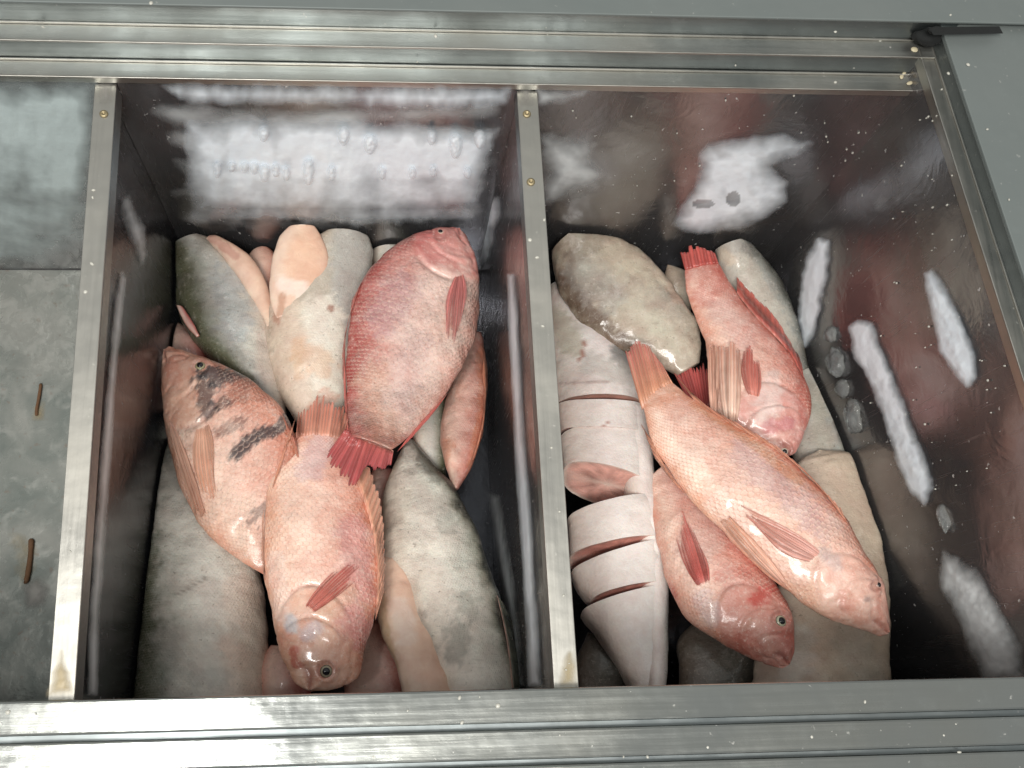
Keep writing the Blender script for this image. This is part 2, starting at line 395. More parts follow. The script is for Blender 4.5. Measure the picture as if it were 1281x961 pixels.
# bin lining: walls and floor
def quadgrid(name, a, b, c, d, nu, nv, mat, disp=0., seed=0, out=(0, 0, 0)):
    u = np.linspace(0, 1, nu)[:, None, None]; v = np.linspace(0, 1, nv)[None, :, None]
    P = (1 - u) * ((1 - v) * a + v * d) + u * ((1 - v) * b + v * c)
    if disp:
        e = np.minimum(np.minimum(u, 1 - u), np.minimum(v, 1 - v))[..., 0]
        P = P + (fbm(P * 9, seed, 3) * disp * np.clip(e * 12, 0, 1))[..., None] * np.asarray(out)
    return slab(name, P, .004, mat, None, down=-np.asarray(out, float))
V3 = lambda *a: np.array(a, float)
back = part(quadgrid('back_wall', V3(XL, YW, z1 - .004), V3(XR + .03, YW, z1 - .004), V3(XR + .03, YW, FLOOR_Z), V3(XL, YW, FLOOR_Z), 150, 50, M_WALL, .004, 3, (0, -1, 0)))
RW0 = i0 + np.array([.0015, 0, -.001]); RW1 = i1 + np.array([.0015, 0, -.001])
RWn = np.cross(RW1 - RW0, V3(0, 0, 1)); RWn /= np.linalg.norm(RWn)
if RWn[0] > 0: RWn = -RWn
side = part(quadgrid('side_wall', RW0, RW1, V3(RW1[0], RW1[1], FLOOR_Z), V3(RW0[0], RW0[1], FLOOR_Z), 110, 50, M_WALL, .004, 5, RWn))
part(quadgrid('front_wall', V3(XL, -.075, z1 - .013), V3(XR, -.075, z1 - .013), V3(XR, -.075, FLOOR_Z), V3(XL, -.075, FLOOR_Z), 30, 10, M_WALL, 0, 1, (0, 1, 0)))
part(quadgrid('side_wall', V3(XL + .02, -.075, z1), V3(XL + .02, YW, z1), V3(XL + .02, YW, FLOOR_Z), V3(XL + .02, -.075, FLOOR_Z), 20, 10, M_WALL, 0, 1, (1, 0, 0)))
part(abox('floor_panel', -.262, XR, -.1, YW + .02, FLOOR_Z - .01, FLOOR_Z, M_WALL_SHADE))  # floor under the fish, shade of the gaps put into its colour
fl = part(quadgrid('floor_panel', V3(XL, -.1, FLOOR_Z), V3(-.264, -.1, FLOOR_Z), V3(-.264, YW + .02, FLOOR_Z), V3(XL, YW + .02, FLOOR_Z), 60, 60, M_FLOOR, .001, 8, (0, 0, 1)),
          'bare frosty grey floor of the empty left bin')
# dividers
def divider(px_t, px_b, label, wm):
    a = at(px_t, 100, 0); b = at(px_b, 866, 0); hw = .0105
    d = (b - a) / (b[1] - a[1]); a = a + d * (YW - .001 - a[1]); b = b + d * (-.03 - b[1])
    dx = lambda w, z: V3(w, 0, z)
    th = .0085
    tl, tr = (-th, -.0012) if wm is M_WALL_SHADE else (-th, th)
    o = box('divider', [b + dx(tl, FLOOR_Z + .003), b + dx(tr, FLOOR_Z + .003), a + dx(tr, FLOOR_Z + .003), a + dx(tl, FLOOR_Z + .003)],
            [b + dx(tl, -.002), b + dx(tr, -.002), a + dx(tr, -.002), a + dx(tl, -.002)], wm)
    part(o, label)
    for nm, x0, x1, za, zb in (('cap', -hw, hw, -.002, 0), ('cap_flange', -hw, -hw + .0015, -.022, -.0022), ('cap_flange', hw - .0015, hw, -.022, -.0022)):
        c = box(nm, [b + dx(x0, za), b + dx(x1, za), a + dx(x1, za), a + dx(x0, za)], [b + dx(x0, zb), b + dx(x1, zb), a + dx(x1, zb), a + dx(x0, zb)], M_RAILY if nm == 'cap' else M_BLUE, None, .0006)
        c.parent = o; c.matrix_parent_inverse = o.matrix_parent_inverse.copy(); c.matrix_parent_inverse = Matrix.Identity(4); c.location = (0, 0, 0)
    return o, a, b
D1, d1a, d1b = divider(132.5, 77, 'left divider with a pale aluminium cap, beside the empty bin', M_WALL_SHADE)
D2, d2a, d2b = divider(658.5, 709, 'middle divider with two brass screws in its cap', M_WALL)
def sub(o, par):
    o.parent = par; return o          # parts of the freezer are built in place; the part itself sits at the freezer's inverse
def screw(px, py, par):
    p = at(px, py, .0); k = 18; th = np.linspace(0, 2 * np.pi, k, False); rings = [(.0042, 0.0004), (.0040, .0013), (.0028, .0019), (.0013, .0020), (.0012, .0008)]
    V = np.concatenate([np.stack([p[0] + r * np.cos(th), p[1] + r * np.sin(th), np.full(k, p[2] + z)], -1) for r, z in rings] + [[p + V3(0, 0, .0006)]])
    f = grid_faces(5, k, True)[:, ::-1].tolist() + [[4 * k + i, 4 * k + (i + 1) % k, 5 * k] for i in range(k)]
    return sub(mesh('screw', V, f, M_BRASS), par)
screw(130, 143, D1); screw(659, 143, D2); screw(664, 228, D2)

# ------------------------------------------------------------------ frosted walls, painted wall glare, stains
def inside_sd(px, py, poly):
    poly = np.asarray(poly, float); q = np.roll(poly, -1, 0); d = np.full(px.shape, 1e9); ins = np.zeros(px.shape, bool)
    for (x0, y0_), (x1, y1_) in zip(poly, q):
        ex, ey = x1 - x0, y1_ - y0_; t = np.clip(((px - x0) * ex + (py - y0_) * ey) / (ex * ex + ey * ey + 1e-9), 0, 1)
        d = np.minimum(d, np.hypot(px - x0 - t * ex, py - y0_ - t * ey))
        c = ((y0_ > py) != (y1_ > py)) & (px < ex * (py - y0_) / (ey if abs(ey) > 1e-9 else 1e-9) + x0); ins ^= c
    return np.where(ins, d, -d)
def film_patch(name, par, poly, plane, mat, thick=.004, soft=8., rag=5., nscale=.06, step=2.5, dens=1., seed=0, stretch=(1, 1), prof=None):  # thin soft-edged film: frosting, painted wall glare, stains
    poly = np.asarray(poly, float); x0, y0_ = poly.min(0) - 6; x1, y1_ = poly.max(0) + 6
    X, Y = np.meshgrid(np.arange(x0, x1, step), np.arange(y0_, y1_, step))
    q = np.stack([X * nscale * stretch[0], Y * nscale * stretch[1], 0 * X], -1)
    sd = inside_sd(X, Y, poly) + fbm(q, seed, 3) * 1.3 * rag
    p, n = plane; n = np.asarray(n, float)
    k = np.clip((sd + 5) / (soft * 2.9 + 3), 0, 1)
    hgt = .55 * thick * np.sqrt(k) * (.75 + .6 * fbm(q * 1.7, seed + 9, 3)) + .0004
    P = on_plane(X, Y, p, n) + (hgt + .0012)[..., None] * n
    dn_ = k * dens * (1 if 'drip' in name or 'stain' in name else np.clip(.92 + .8 * fbm(q * .7, seed + 3, 3), .4, 1.1))
    if prof is not None: dn_ = dn_ * prof(X, Y)
    keep = sd > -step - 5.5
    f = grid_faces(*X.shape); f = f[keep.ravel()[f].any(1)]
    used = np.unique(f); mp = np.full(X.size, -1); mp[used] = np.arange(len(used))
    o = mesh(name, P.reshape(-1, 3)[used], mp[f][:, ::-1], mat, None, True, None, None, dn_.ravel()[used])
    v0 = np.array(o.data.polygons[len(f) // 2].normal)
    if v0 @ n < 0: o.data.flip_normals()
    return sub(o, par)
PB = (V3(0, YW, 0), V3(0, -1, 0)); PR = (RW0, RWn); PD1 = (d1a + V3(.0085, 0, 0), V3(1, 0, 0)); PD2 = (d2a - V3(.0085, 0, 0), V3(-1, 0, 0))
_t1 = (d1b - d1a); _n1 = np.cross(_t1, V3(0, 0, 1)); _n1 /= np.linalg.norm(_n1); _n1 *= np.sign(_n1[0]); PD1 = (d1a - .0008 * _n1, _n1)
_t2 = (d2b - d2a); _n2 = np.cross(_t2, V3(0, 0, 1)); _n2 /= np.linalg.norm(_n2); _n2 *= -np.sign(_n2[0]); PD2 = (d2a + .0087 * _n2, _n2)
PF = (V3(0, 0, FLOOR_Z), V3(0, 0, 1))
# middle bin, back wall: frosting, with steel glare painted in as white bands
film_patch('frost_glare_band', back, [(203, 104), (640, 106), (636, 128), (560, 136), (470, 130), (380, 128), (300, 128), (240, 126), (215, 116)], PB, M_FROST_GLARE, .005, 9, 5, .08, 2.2, 1, 1, (1, .5))
film_patch('frost_glare_sheet', back, [(170, 103), (644, 103), (632, 200), (604, 284), (420, 292), (236, 288), (214, 240), (196, 170)], PB, M_GLARE2, .001, 20, 6, .05, 2.6, .42, 31, (.6, 1.2), lambda X, Y: .8 + .5 * np.sin(Y * .19 + 1.2 * np.sin(X * .013)))
def bandprof(X, Y):
    a = np.interp(Y, [140, 158, 185, 205, 214, 222, 245, 258, 268, 282], [.8, 1.2, 1.15, .9, .85, .66, .58, .48, .8, .4]); return a
film_patch('frost_glare_band', back, [(232, 150), (300, 143), (420, 146), (560, 158), (622, 160), (612, 210), (602, 250), (590, 276), (480, 282), (330, 274), (240, 272), (231, 230), (236, 200)], PB, M_FROST_GLARE, .006, 12, 8, .07, 2.2, 1, 4, (.8, .55), bandprof)
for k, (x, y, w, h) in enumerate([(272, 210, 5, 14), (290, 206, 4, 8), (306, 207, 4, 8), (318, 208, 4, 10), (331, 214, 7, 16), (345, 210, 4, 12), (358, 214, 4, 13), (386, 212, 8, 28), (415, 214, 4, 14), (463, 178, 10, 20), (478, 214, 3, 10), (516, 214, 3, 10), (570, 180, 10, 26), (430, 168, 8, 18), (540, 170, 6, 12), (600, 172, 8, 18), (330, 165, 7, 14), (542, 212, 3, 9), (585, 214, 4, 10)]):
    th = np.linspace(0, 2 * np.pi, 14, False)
    film_patch('frost_drip', back, [(x + w * .55 * np.cos(a) * (1 - .3 * np.sin(a)), y + h * .5 * np.sin(a)) for a in th], (V3(0, YW - .004, 0), V3(0, -1, 0)), M_FROST_GLARE, .007, 3, .8, .2, 1.1, 1.3, 20 + k)
# left bin, back wall
film_patch('frost_glare_sheet', back, [(-60, 98), (126, 98), (122, 180), (116, 300), (60, 340), (-60, 340)], PB, M_FROST3, .004, 12, 6, .05, 2.6, 1.0, 6, (1, .5),
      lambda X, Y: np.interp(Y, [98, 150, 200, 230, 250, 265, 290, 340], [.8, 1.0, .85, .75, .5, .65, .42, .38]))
# right bin, back wall: steel glare painted as white patches
film_patch('glare_patch', back, [(672, 110), (736, 110), (728, 120), (700, 128), (672, 128)], PB, M_GLARE2, .004, 6, 3, .08, 2, .9, 2)
film_patch('glare_patch', back, [(676, 168), (735, 166), (752, 178), (742, 195), (756, 216), (745, 232), (700, 250), (676, 258)], PB, M_GLARE2, .005, 12, 7, .06, 2.2, .95, 3)
film_patch('glare_patch', back, [(884, 180), (930, 170), (975, 168), (1018, 176), (1000, 190), (965, 206), (985, 226), (982, 250), (955, 274), (910, 286), (866, 290), (838, 278), (860, 246), (872, 215), (876, 195)], PB, M_FROST_GLARE, .005, 9, 6, .06, 2.2, 1, 5, (1, 1),
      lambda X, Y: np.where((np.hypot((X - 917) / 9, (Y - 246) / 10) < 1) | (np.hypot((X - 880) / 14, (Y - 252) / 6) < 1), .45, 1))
# right wall: glare on wet steel painted as white streaks
film_patch('glare_streak', side, [(1026, 300), (1038, 302), (1036, 340), (1026, 380), (1018, 420), (1008, 432), (1002, 400), (1006, 350), (1014, 320)], PR, M_FROST_GLARE, .005, 5, 4, .08, 2, 1.7, 7)
film_patch('glare_streak', side, [(1066, 410), (1076, 402), (1092, 406), (1100, 430), (1118, 470), (1140, 530), (1158, 575), (1168, 610), (1158, 630), (1142, 614), (1124, 570), (1108, 520), (1088, 470), (1070, 440)], PR, M_FROST_GLARE, .006, 6, 4, .08, 2, 1.7, 8)
film_patch('glare_streak', side, [(1160, 342), (1168, 338), (1180, 356), (1202, 400), (1220, 440), (1222, 470), (1213, 484), (1198, 466), (1180, 440), (1174, 410), (1166, 378)], PR, M_FROST_GLARE, .005, 6, 3, .08, 2, 1.7, 9)
film_patch('glare_streak', side, [(1182, 690), (1200, 700), (1222, 712), (1240, 740), (1262, 780), (1280, 815), (1285, 852), (1236, 852), (1218, 815), (1200, 765), (1180, 735), (1178, 710)], PR, M_GLARE2, .006, 8, 5, .07, 2, 1.2, 10)
film_patch('glare_patch', side, [(1076, 240), (1120, 225), (1160, 215), (1185, 240), (1165, 262), (1110, 270), (1080, 262)], PR, M_GLARE2, .003, 25, 8, .05, 2.6, .42, 11)
# dividers: painted glare streaks on the faces that look into the middle bin
film_patch('glare_streak', D1, [(150, 343), (153, 350), (148, 400), (140, 480), (134, 570), (128, 660), (120, 760), (117, 868), (109, 868), (111, 780), (117, 680), (126, 570), (136, 460), (145, 370)], PD1, M_GLARE2, .003, 3.2, 1.6, .06, 1.6, 1.1, 12, (1, .4))
film_patch('glare_streak', D1, [(152, 250), (158, 246), (166, 262), (178, 285), (182, 318), (176, 330), (168, 310), (158, 290), (152, 270)], PD1, M_GLARE2, .003, 5, 3, .08, 1.8, 1.1, 13)
film_patch('glare_streak', D2, [(639, 345), (644, 345), (648, 400), (652, 480), (657, 560), (664, 640), (668, 720), (675, 800), (678, 856), (666, 856), (662, 760), (656, 670), (650, 580), (645, 480), (641, 410)], PD2, M_FROST_GLARE, .003, 3.0, 1.6, .06, 1.6, 1.2, 14, (1, .4))
film_patch('glare_streak', D2, [(614, 618), (626, 622), (632, 660), (640, 710), (648, 780), (656, 856), (650, 858), (640, 800), (630, 740), (621, 680)], PD2, M_GLARE2, .004, 5, 3, .07, 1.8, 1.1, 15, (1, .5))
film_patch('glare_streak', D2, [(614, 252), (624, 248), (626, 266), (618, 292), (612, 320), (602, 336), (595, 322), (600, 290), (608, 270)], PD2, M_FROST_GLARE, .004, 5, 3, .08, 1.8, 1.1, 16)
# empty bin floor: rusty slots with stains
film_patch('rust_stain', fl, [(20, 672), (36, 664), (44, 690), (42, 728), (20, 742), (16, 705)], PF, M_STAIN, .0003, 14, 6, .08, 2.2, .7, 17)
film_patch('residue_stain', fl, [(28, 735), (44, 724), (60, 735), (56, 756), (34, 760)], PF, M_STAIN2, .0004, 6, 3, .1, 2, 1, 18)
film_patch('rust_stain', fl, [(42, 510), (54, 508), (54, 525), (42, 526)], PF, M_STAIN, .0006, 5, 3, .1, 2, .8, 19)
def bent_bar(name, pts, r, mat, par, z):
    pts = [at(*p, z) for p in pts]; pts = np.array(pts); k = 8; V = []
    q = np.linspace(0, len(pts) - 1, 24); x = np.arange(len(pts)); c = spline(pts, x, q) if len(pts) > 2 else np.array([np.interp(q, x, pts[:, i]) for i in range(3)]).T
    tg = np.gradient(c, axis=0); tg /= np.linalg.norm(tg, axis=1)[:, None]; sd_ = np.cross(tg, V3(0, 0, 1))
    for i in range(24):
        rr = r * (1 + .5 * fbm(c[i:i + 1] * 160, 4, 2)[0]) * (.55 if i in (0, 23) else 1)
        for a in np.linspace(0, 2 * np.pi, k, False): V.append(c[i] + rr * (np.cos(a) * sd_[i] + np.sin(a) * V3(0, 0, 1)))
    f = grid_faces(24, k, True).tolist() + [list(range(k)), list(range(23 * k + k - 1, 23 * k - 1, -1))]
    return sub(mesh(name, V, f, mat), par)
bent_bar('rusty_slot', [(51, 480), (49, 495), (46, 512), (46, 520)], .0022, M_RUST, fl, FLOOR_Z + .003)
bent_bar('rusty_slot', [(39, 674), (38, 695), (34, 722), (31, 727)], .0036, M_RUST, fl, FLOOR_Z + .003)

PC = (V3(0, 0, -.0008), V3(0, 0, 1))
for par, poly in ((D1, [(70, 838), (78, 815), (84, 838), (92, 868), (64, 868)]), (D2, [(704, 835), (712, 818), (718, 838), (722, 858), (700, 858)]), (D2, [(652, 112), (664, 112), (664, 132), (652, 134)]), (D1, [(126, 104), (142, 104), (140, 128), (126, 130)])):
    film_patch('grime_stain', par, poly, PC, M_STAIN if poly[0][1] > 300 else M_STAIN2, .0004, 6, 3, .12, 1.8, 1.0, 70)
# grime at the back right corner
def lump(name, c, r, mat, seed, sq=(1, 1, .6), n=22, m=14, amp=.5):
    th = np.linspace(0, 2 * np.pi, n, False)[None]; ph = np.linspace(.02, np.pi - .02, m)[:, None]
    D = np.stack([np.sin(ph) * np.cos(th), np.sin(ph) * np.sin(th), np.cos(ph) + 0 * th], -1)
    R = r * (1 + amp * 2 * fbm(D * 1.9 + seed * 3.1, seed, 3))
    P = np.asarray(c) + D * R[..., None] * np.asarray(sq)
    f = grid_faces(m, n, True).tolist() + [list(range(n)), list(range((m - 1) * n + n - 1, (m - 1) * n - 1, -1))]
    return mesh(name, P.reshape(-1, 3), f, mat)
zc = z3 + .0005
part(box('joint_gap', [at(1168, 44, zc), at(1255, 42, zc), at(1250, 33, zc), at(1160, 34, zc)], [at(1168, 44, zc + .0012), at(1254, 42, zc + .0012), at(1250, 34, zc + .0012), at(1162, 34, zc + .0012)], M_BLACK), 'black gap between the counter sheets')
for k, (px, py, z, r, sq) in enumerate([(1162, 46, z2 + .010, .013, (1.3, .8, .7)), (1149, 92, z1 + .0, .016, (.55, 1.6, .7)), (1148, 78, z1 + .006, .008, (.7, 1.3, .6)), (1150, 112, z1 - .010, .013, (.7, 1.2, .7)), (1172, 38, z3, .006, (1.4, .6, .5))]):
    part(lump('corner_grime', at(px, py, z), r, M_BLACK, 40 + k, sq))

# ------------------------------------------------------------------ fish
def heap(py):
    return .125 * np.clip((np.asarray(py, float) - 370) / 490, 0, 1.12)     # the pile is higher at the front
HS = 2; HM = np.full((961 // HS + 40, 1281 // HS + 40), FLOOR_Z)
def hm_add(P):
    q = proj(P); i = np.clip((q[:, 1] / HS).astype(int), 0, HM.shape[0] - 2); j = np.clip((q[:, 0] / HS).astype(int), 0, HM.shape[1] - 2)
    for a in (0, 1):
        for b in (0, 1): np.maximum.at(HM, (i + a, j + b), P[:, 2])
def hm_get(px, py):
    i = np.clip((np.asarray(py) / HS).astype(int), 0, HM.shape[0] - 2); j = np.clip((np.asarray(px) / HS).astype(int), 0, HM.shape[1] - 2)
    i = np.clip(i, 1, HM.shape[0] - 3); j = np.clip(j, 1, HM.shape[1] - 3)
    return np.maximum.reduce([HM[i + a, j + b] for a in (-1, 0, 1) for b in (-1, 0, 1)])
PROF = [(0, .14), (.04, .32), (.09, .54), (.17, .80), (.28, .97), (.40, 1), (.6, .80), (.8, .42), (1, .11)]
def lerpc(stops, x):
    xs = [s[0] for s in stops]; cs = np.array([s[1] for s in stops]); return np.stack([np.interp(x, xs, cs[:, i]) for i in range(3)], -1)
PAL = {  # ventral (-1) to dorsal (+1)
    'red': [(-1, (.70, .33, .24)), (-.6, (.78, .53, .43)), (0, (.70, .41, .34)), (.5, (.60, .28, .23)), (1, (.48, .12, .085))],
    'deepred': [(-1, (.62, .29, .23)), (-.5, (.76, .53, .45)), (0, (.72, .46, .40)), (.45, (.60, .28, .24)), (1, (.40, .07, .06))],
    'pale': [(-1, (.70, .37, .25)), (-.6, (.80, .57, .46)), (0, (.75, .49, .40)), (.5, (.68, .37, .29)), (1, (.54, .19, .115))],
    'grey': [(-1, (.70, .56, .47)), (-.5, (.66, .61, .545)), (0, (.54, .535, .50)), (.4, (.30, .305, .26)), (.7, (.11, .115, .07)), (1, (.035, .04, .025))],
    'white': [(-1, (.72, .57, .45)), (-.5, (.77, .70, .62)), (.1, (.74, .695, .63)), (.6, (.62, .60, .54)), (.80, (.26, .26, .21)), (.9, (.05, .055, .045)), (1, (.03, .034, .026))],
    'brown': [(-1, (.33, .26, .20)), (-.5, (.42, .36, .29)), (.2, (.46, .41, .34)), (1, (.30, .26, .21))],
    'tan': [(-1, (.58, .48, .40)), (0, (.56, .455, .365)), (1, (.46, .38, .30))],
    'olive': [(-1, (.50, .46, .41)), (-.3, (.42, .41, .38)), (.3, (.29, .295, .275)), (.75, (.11, .115, .10)), (1, (.05, .052, .04))],
    'steak': [(-1, (.76, .62, .54)), (0, (.86, .78, .74)), (.7, (.78, .73, .69)), (1, (.50, .48, .45))],
    'dark': [(-1, (.20, .16, .13)), (0, (.16, .15, .13)), (1, (.07, .07, .06))],
    'flap': [(-1, (.74, .56, .45)), (0, (.72, .50, .38)), (1, (.66, .42, .31))],
}
def keep_in(P):
    """soft bodies press flat against the bin lining instead of passing through it"""
    def line(a, b, y): return a[0] + (y - a[1]) * (b[0] - a[0]) / (b[1] - a[1])
    y = P[..., 1]; mid = P[..., 0].mean() < .142
    lo_ = line(d1a, d1b, y) + .0015 if mid else line(d2a, d2b, y) + .0105
    hi_ = line(d2a, d2b, y) - .0105 if mid else line(RW0, RW1, y) - .004
    P = P.copy(); P[..., 0] = np.clip(P[..., 0], lo_, hi_); P[..., 1] = np.clip(P[..., 1], -.071, YW - .006); return P
def loft(name, st, z, T, pal, mat, parent, cuts=(False, False), ns=150, nt=80, prof=None, scale_n=60, scales=1., gill=None, eye=None, marks=(), seed=0,
         rough=.0022, mouth=True, cutcol=(.50, .25, .20), shear=0., pn=.12, flat=1.0, headcol=None, tailcol=None):
    """closed body through stations (dorsal x,y, ventral x,y) given in photo pixels at the depth z of its middle plane"""
    T = T * .86; st = np.asarray(st, float); n = len(st)
    zz = np.interp(np.linspace(0, 1, n), np.linspace(0, 1, len(z)), z) if hasattr(z, '__len__') else np.full(n, z)
    zz = zz + heap((st[:, 1] + st[:, 3]) / 2)
    A = atv(st[:, 0], st[:, 1], zz); B = atv(st[:, 2], st[:, 3], zz); mid = (A + B) / 2
    cl = np.concatenate([[0], np.cumsum(np.linalg.norm(np.diff(mid, axis=0), axis=1))]); L = cl[-1]; x = cl / L
    s = np.linspace(0, 1, ns)
    if not cuts[0]: s = s ** 1.25
    A = spline(A, x, s); B = spline(B, x, s); wd = np.linalg.norm(A - B, axis=1)[:, None]; one = np.zeros_like(s)
    jr = .016 if gill else .007 if all(cuts) else .024; jit = lambda q: (fbm(np.stack([s * L * 38, one + q, one + seed], -1), seed + 61, 2) * 2 * jr * np.clip(np.minimum(s, 1 - s) * 12, 0, 1))[:, None]
    A, B = A + (A - B) * jit(1.7), B + (B - A) * jit(8.3); mid = (A + B) / 2; lat = (A - B) / 2; hw = np.linalg.norm(lat, axis=1)
    pf = prof or ([(0, 1), (1, 1)] if all(cuts) else [(0, .92), (.3, 1), (.6, .85), (.85, .5), (1, .2)] if cuts[0] else PROF)
    t = np.interp(s, [p[0] for p in pf], [p[1] for p in pf]); t = np.convolve(np.pad(t, 6, 'edge'), np.ones(13) / 13, 'valid')
    if not cuts[0]: t = t * np.sqrt(np.clip(s / .035, .12, 1))
    th = np.linspace(0, 2 * np.pi, nt, False); c = np.cos(th); sn = np.sin(th)
    tang = np.gradient(mid, axis=0); tang /= np.linalg.norm(tang, axis=1)[:, None]
    latn = lat / hw[:, None]; upv = np.cross(latn, tang); upv /= np.linalg.norm(upv, axis=1)[:, None]; upv *= np.sign(upv[:, 2:3])
    fl_ = flat if flat != 1.0 else (1.22 if gill else 1.0); szn = np.sign(sn) * np.abs(sn) ** fl_
    endround = np.ones(ns)
    if not cuts[0]: endround *= np.sqrt(np.clip(s / .012, .05, 1))
    P = mid[:, None] + lat[:, None] * (c[None, :, None] * endround[:, None, None]) + upv[:, None] * (T * t)[:, None, None] * szn[None, :, None]
    if shear: P = P + tang[:, None] * (-szn[None, :, None] * shear)
    S2 = s[:, None] + 0 * c[None]; C2 = c[None] + 0 * S2
    d = fbm(P * 22, seed, 4) * 2.6 * rough + fbm(P * 70, seed + 5, 3) * rough * .8
    msk = np.full(S2.shape, scales)
    PX = proj(P)
    pig0 = lerpc(PAL[pal], C2 + fbm(P * 40, seed + 2, 4) * .55)
    if gill:
        sg = gill * (1 - .55 * (C2 + .12) ** 2); dd = S2 - sg; gm = sstep(-1.0, -.6, C2) * sstep(.75, .3, C2)
        d = d + gm * (.0014 * np.exp(-((dd + .018) / .02) ** 2) - .0028 * np.exp(-((dd - .006) / .006) ** 2))
        d = d - .0024 * (1 - sstep(-.03, .02, dd)) * np.exp(-(fbm(P * 30, seed + 41, 3) / .035) ** 2) * .6
        sp_ = sg * .66; d2 = S2 - sp_
        d = d + gm * (.0012 * np.exp(-((d2 + .01) / .012) ** 2) - .0018 * np.exp(-((d2 - .004) / .005) ** 2))
        msk = msk * sstep(-.005, .03, dd)
        hc = np.array(headcol if headcol is not None else (.56, .27, .22)); k = (1 - sstep(-.03, .02, dd))
        hv = hc * (1 + 1.1 * fbm(P * 60, seed + 11, 5)[..., None] * np.array([.5, 1, 1.1]))
        pig0 = pig0 * (1 - .65 * k[..., None]) + hv * (.65 * k[..., None])
        g2 = np.exp(-((dd - .006) / .006) ** 2) * .45 * gm; pig0 = pig0 * (1 - g2[..., None]) + np.array((.28, .07, .06)) * g2[..., None]
        bl = sstep(.0, .3, fbm(P * 44, seed + 21, 4)) * k * .28; pig0 = pig0 * (1 - bl[..., None]) + np.array((.50, .13, .11)) * bl[..., None]
        if mouth:
            cm = -.05 - 5.0 * S2; ml = np.exp(-((C2 - cm) / .16) ** 2) * (1 - sstep(.05, .075, S2))
            d = d - .0030 * ml + .0016 * np.exp(-((C2 - cm - .4) / .2) ** 2) * (1 - sstep(.02, .05, S2))
            pig0 = pig0 * (1 - .6 * ml[..., None]) + np.array((.25, .06, .05)) * (.6 * ml[..., None])
    if tailcol is not None:
        k = sstep(.86, 1.0, S2 + .16 * fbm(P * 70, seed + 51, 4)) * .85; pig0 = pig0 * (1 - k[..., None]) + np.array(tailcol) * k[..., None]
    if eye is not None:
        r = np.hypot(PX[..., 0] - eye[0], PX[..., 1] - eye[1]) / eye[2]; r = np.where(sn[None] > 0, r, 9)
        d = d + .0016 * np.exp(-((r - 1.45) / .35) ** 2) - .0016 * np.exp(-(r / .9) ** 2)
        g2 = np.exp(-((r - 1.2) / .25) ** 2) * .5; pig0 = pig0 * (1 - g2[..., None]) + np.array((.30, .12, .10)) * g2[..., None]
    for mk in marks:                                     # pigment marks of this individual: polyline, radius px, colour, strength, raggedness
        pts, rad, colr, stg, rg = mk; dist = np.full(S2.shape, 1e9); pts = np.asarray(pts, float)
        if len(pts) == 1: dist = np.hypot(PX[..., 0] - pts[0, 0], PX[..., 1] - pts[0, 1])
        for (x0, y0_), (x1, y1_) in zip(pts[:-1], pts[1:]):
            ex, ey = x1 - x0, y1_ - y0_; tt = np.clip(((PX[..., 0] - x0) * ex + (PX[..., 1] - y0_) * ey) / (ex * ex + ey * ey + 1e-9), 0, 1)
            dist = np.minimum(dist, np.hypot(PX[..., 0] - x0 - tt * ex, PX[..., 1] - y0_ - tt * ey))
        k = sstep(1.15, .55, dist / rad + rg * 2.4 * fbm(P * 130, seed + 31, 4)) * stg if sum(colr) > .2 else sstep(1.0, .78, dist / rad + rg * 2.6 * fbm(P * 150, seed + 31, 5)) * stg
        k = np.where(sn[None] > -.3, k, 0); pig0 = pig0 * (1 - k[..., None]) + np.array(colr) * k[..., None]
    pn_ = 1 + pn * 4 * fbm(P * 55, seed + 3, 4)[..., None] * np.array([.6, 1.0, 1.0]); pig0 = np.clip(pig0 * pn_, .005, .92)
    Nn = latn[:, None] * c[None, :, None] + upv[:, None] * sn[None, :, None]
    P = keep_in(P + Nn * d[..., None])
    per = np.pi * (hw + T * t) * 1.0; du = np.gradient(s) * L / (np.maximum(per, per.max() * .35) / scale_n * .95)
    u = np.cumsum(du) * 1.0
    fuv = np.stack([u[:, None] + 0 * C2, (th / (2 * np.pi) * round(scale_n / 2) * 2)[None] + 0 * C2, msk], -1)
    V = [P.reshape(-1, 3)]; col = [pig0.reshape(-1, 3)]; fv = [fuv.reshape(-1, 3)]; Fc = [grid_faces(ns, nt, True)]; base = ns * nt
    for endi, cut in ((0, cuts[0]), (ns - 1, cuts[1])):
        ring = P[endi]; cen = ring.mean(0); rev = endi == 0
        if not cut:
            V.append(cen[None]); col.append(pig0[endi].mean(0)[None]); fv.append(np.zeros((1, 3)))
            a = endi * nt + np.arange(nt); b = endi * nt + (np.arange(nt) + 1) % nt
            f = np.stack([a, b, np.full(nt, base), np.full(nt, -1)], -1); f = f if rev else f[:, [1, 0, 2, 3]]
            Fc.append(f); base += 1
        else:
            rs = [1.0, .97, .9, .75, .55, .35, .15]; td = tang[endi] * (1 if rev else -1)
            R = np.stack([cen + (ring - cen) * r for r in rs]); inn = np.array([0, .0004, .0010, .0014, .0014, .0018, .0024])
            R = R + td * (inn[:, None, None] + .0022 * fbm(R * 90, seed + 7, 3)[..., None] * np.array(rs)[:, None, None] * (np.array(rs) < .99)[:, None, None])
            cc = np.array(cutcol) * (1 + 1.3 * fbm(R * 130, seed + 8, 4)[..., None] + .22 * np.cos(np.array(rs) * 26)[:, None, None])
            bone = (np.exp(-(sn / .16) ** 2)[None, :] * np.array([.2, .4, .6, .7, .7, .8, .9])[:, None] * .55)[..., None]; cc = cc * (1 - bone) + np.array((.66, .50, .42)) * bone; rim = np.array([1, .8, .15, 0, 0, 0, .25])[:, None, None]; cc = cc * (1 - rim) + np.array((.62, .50, .43)) * rim
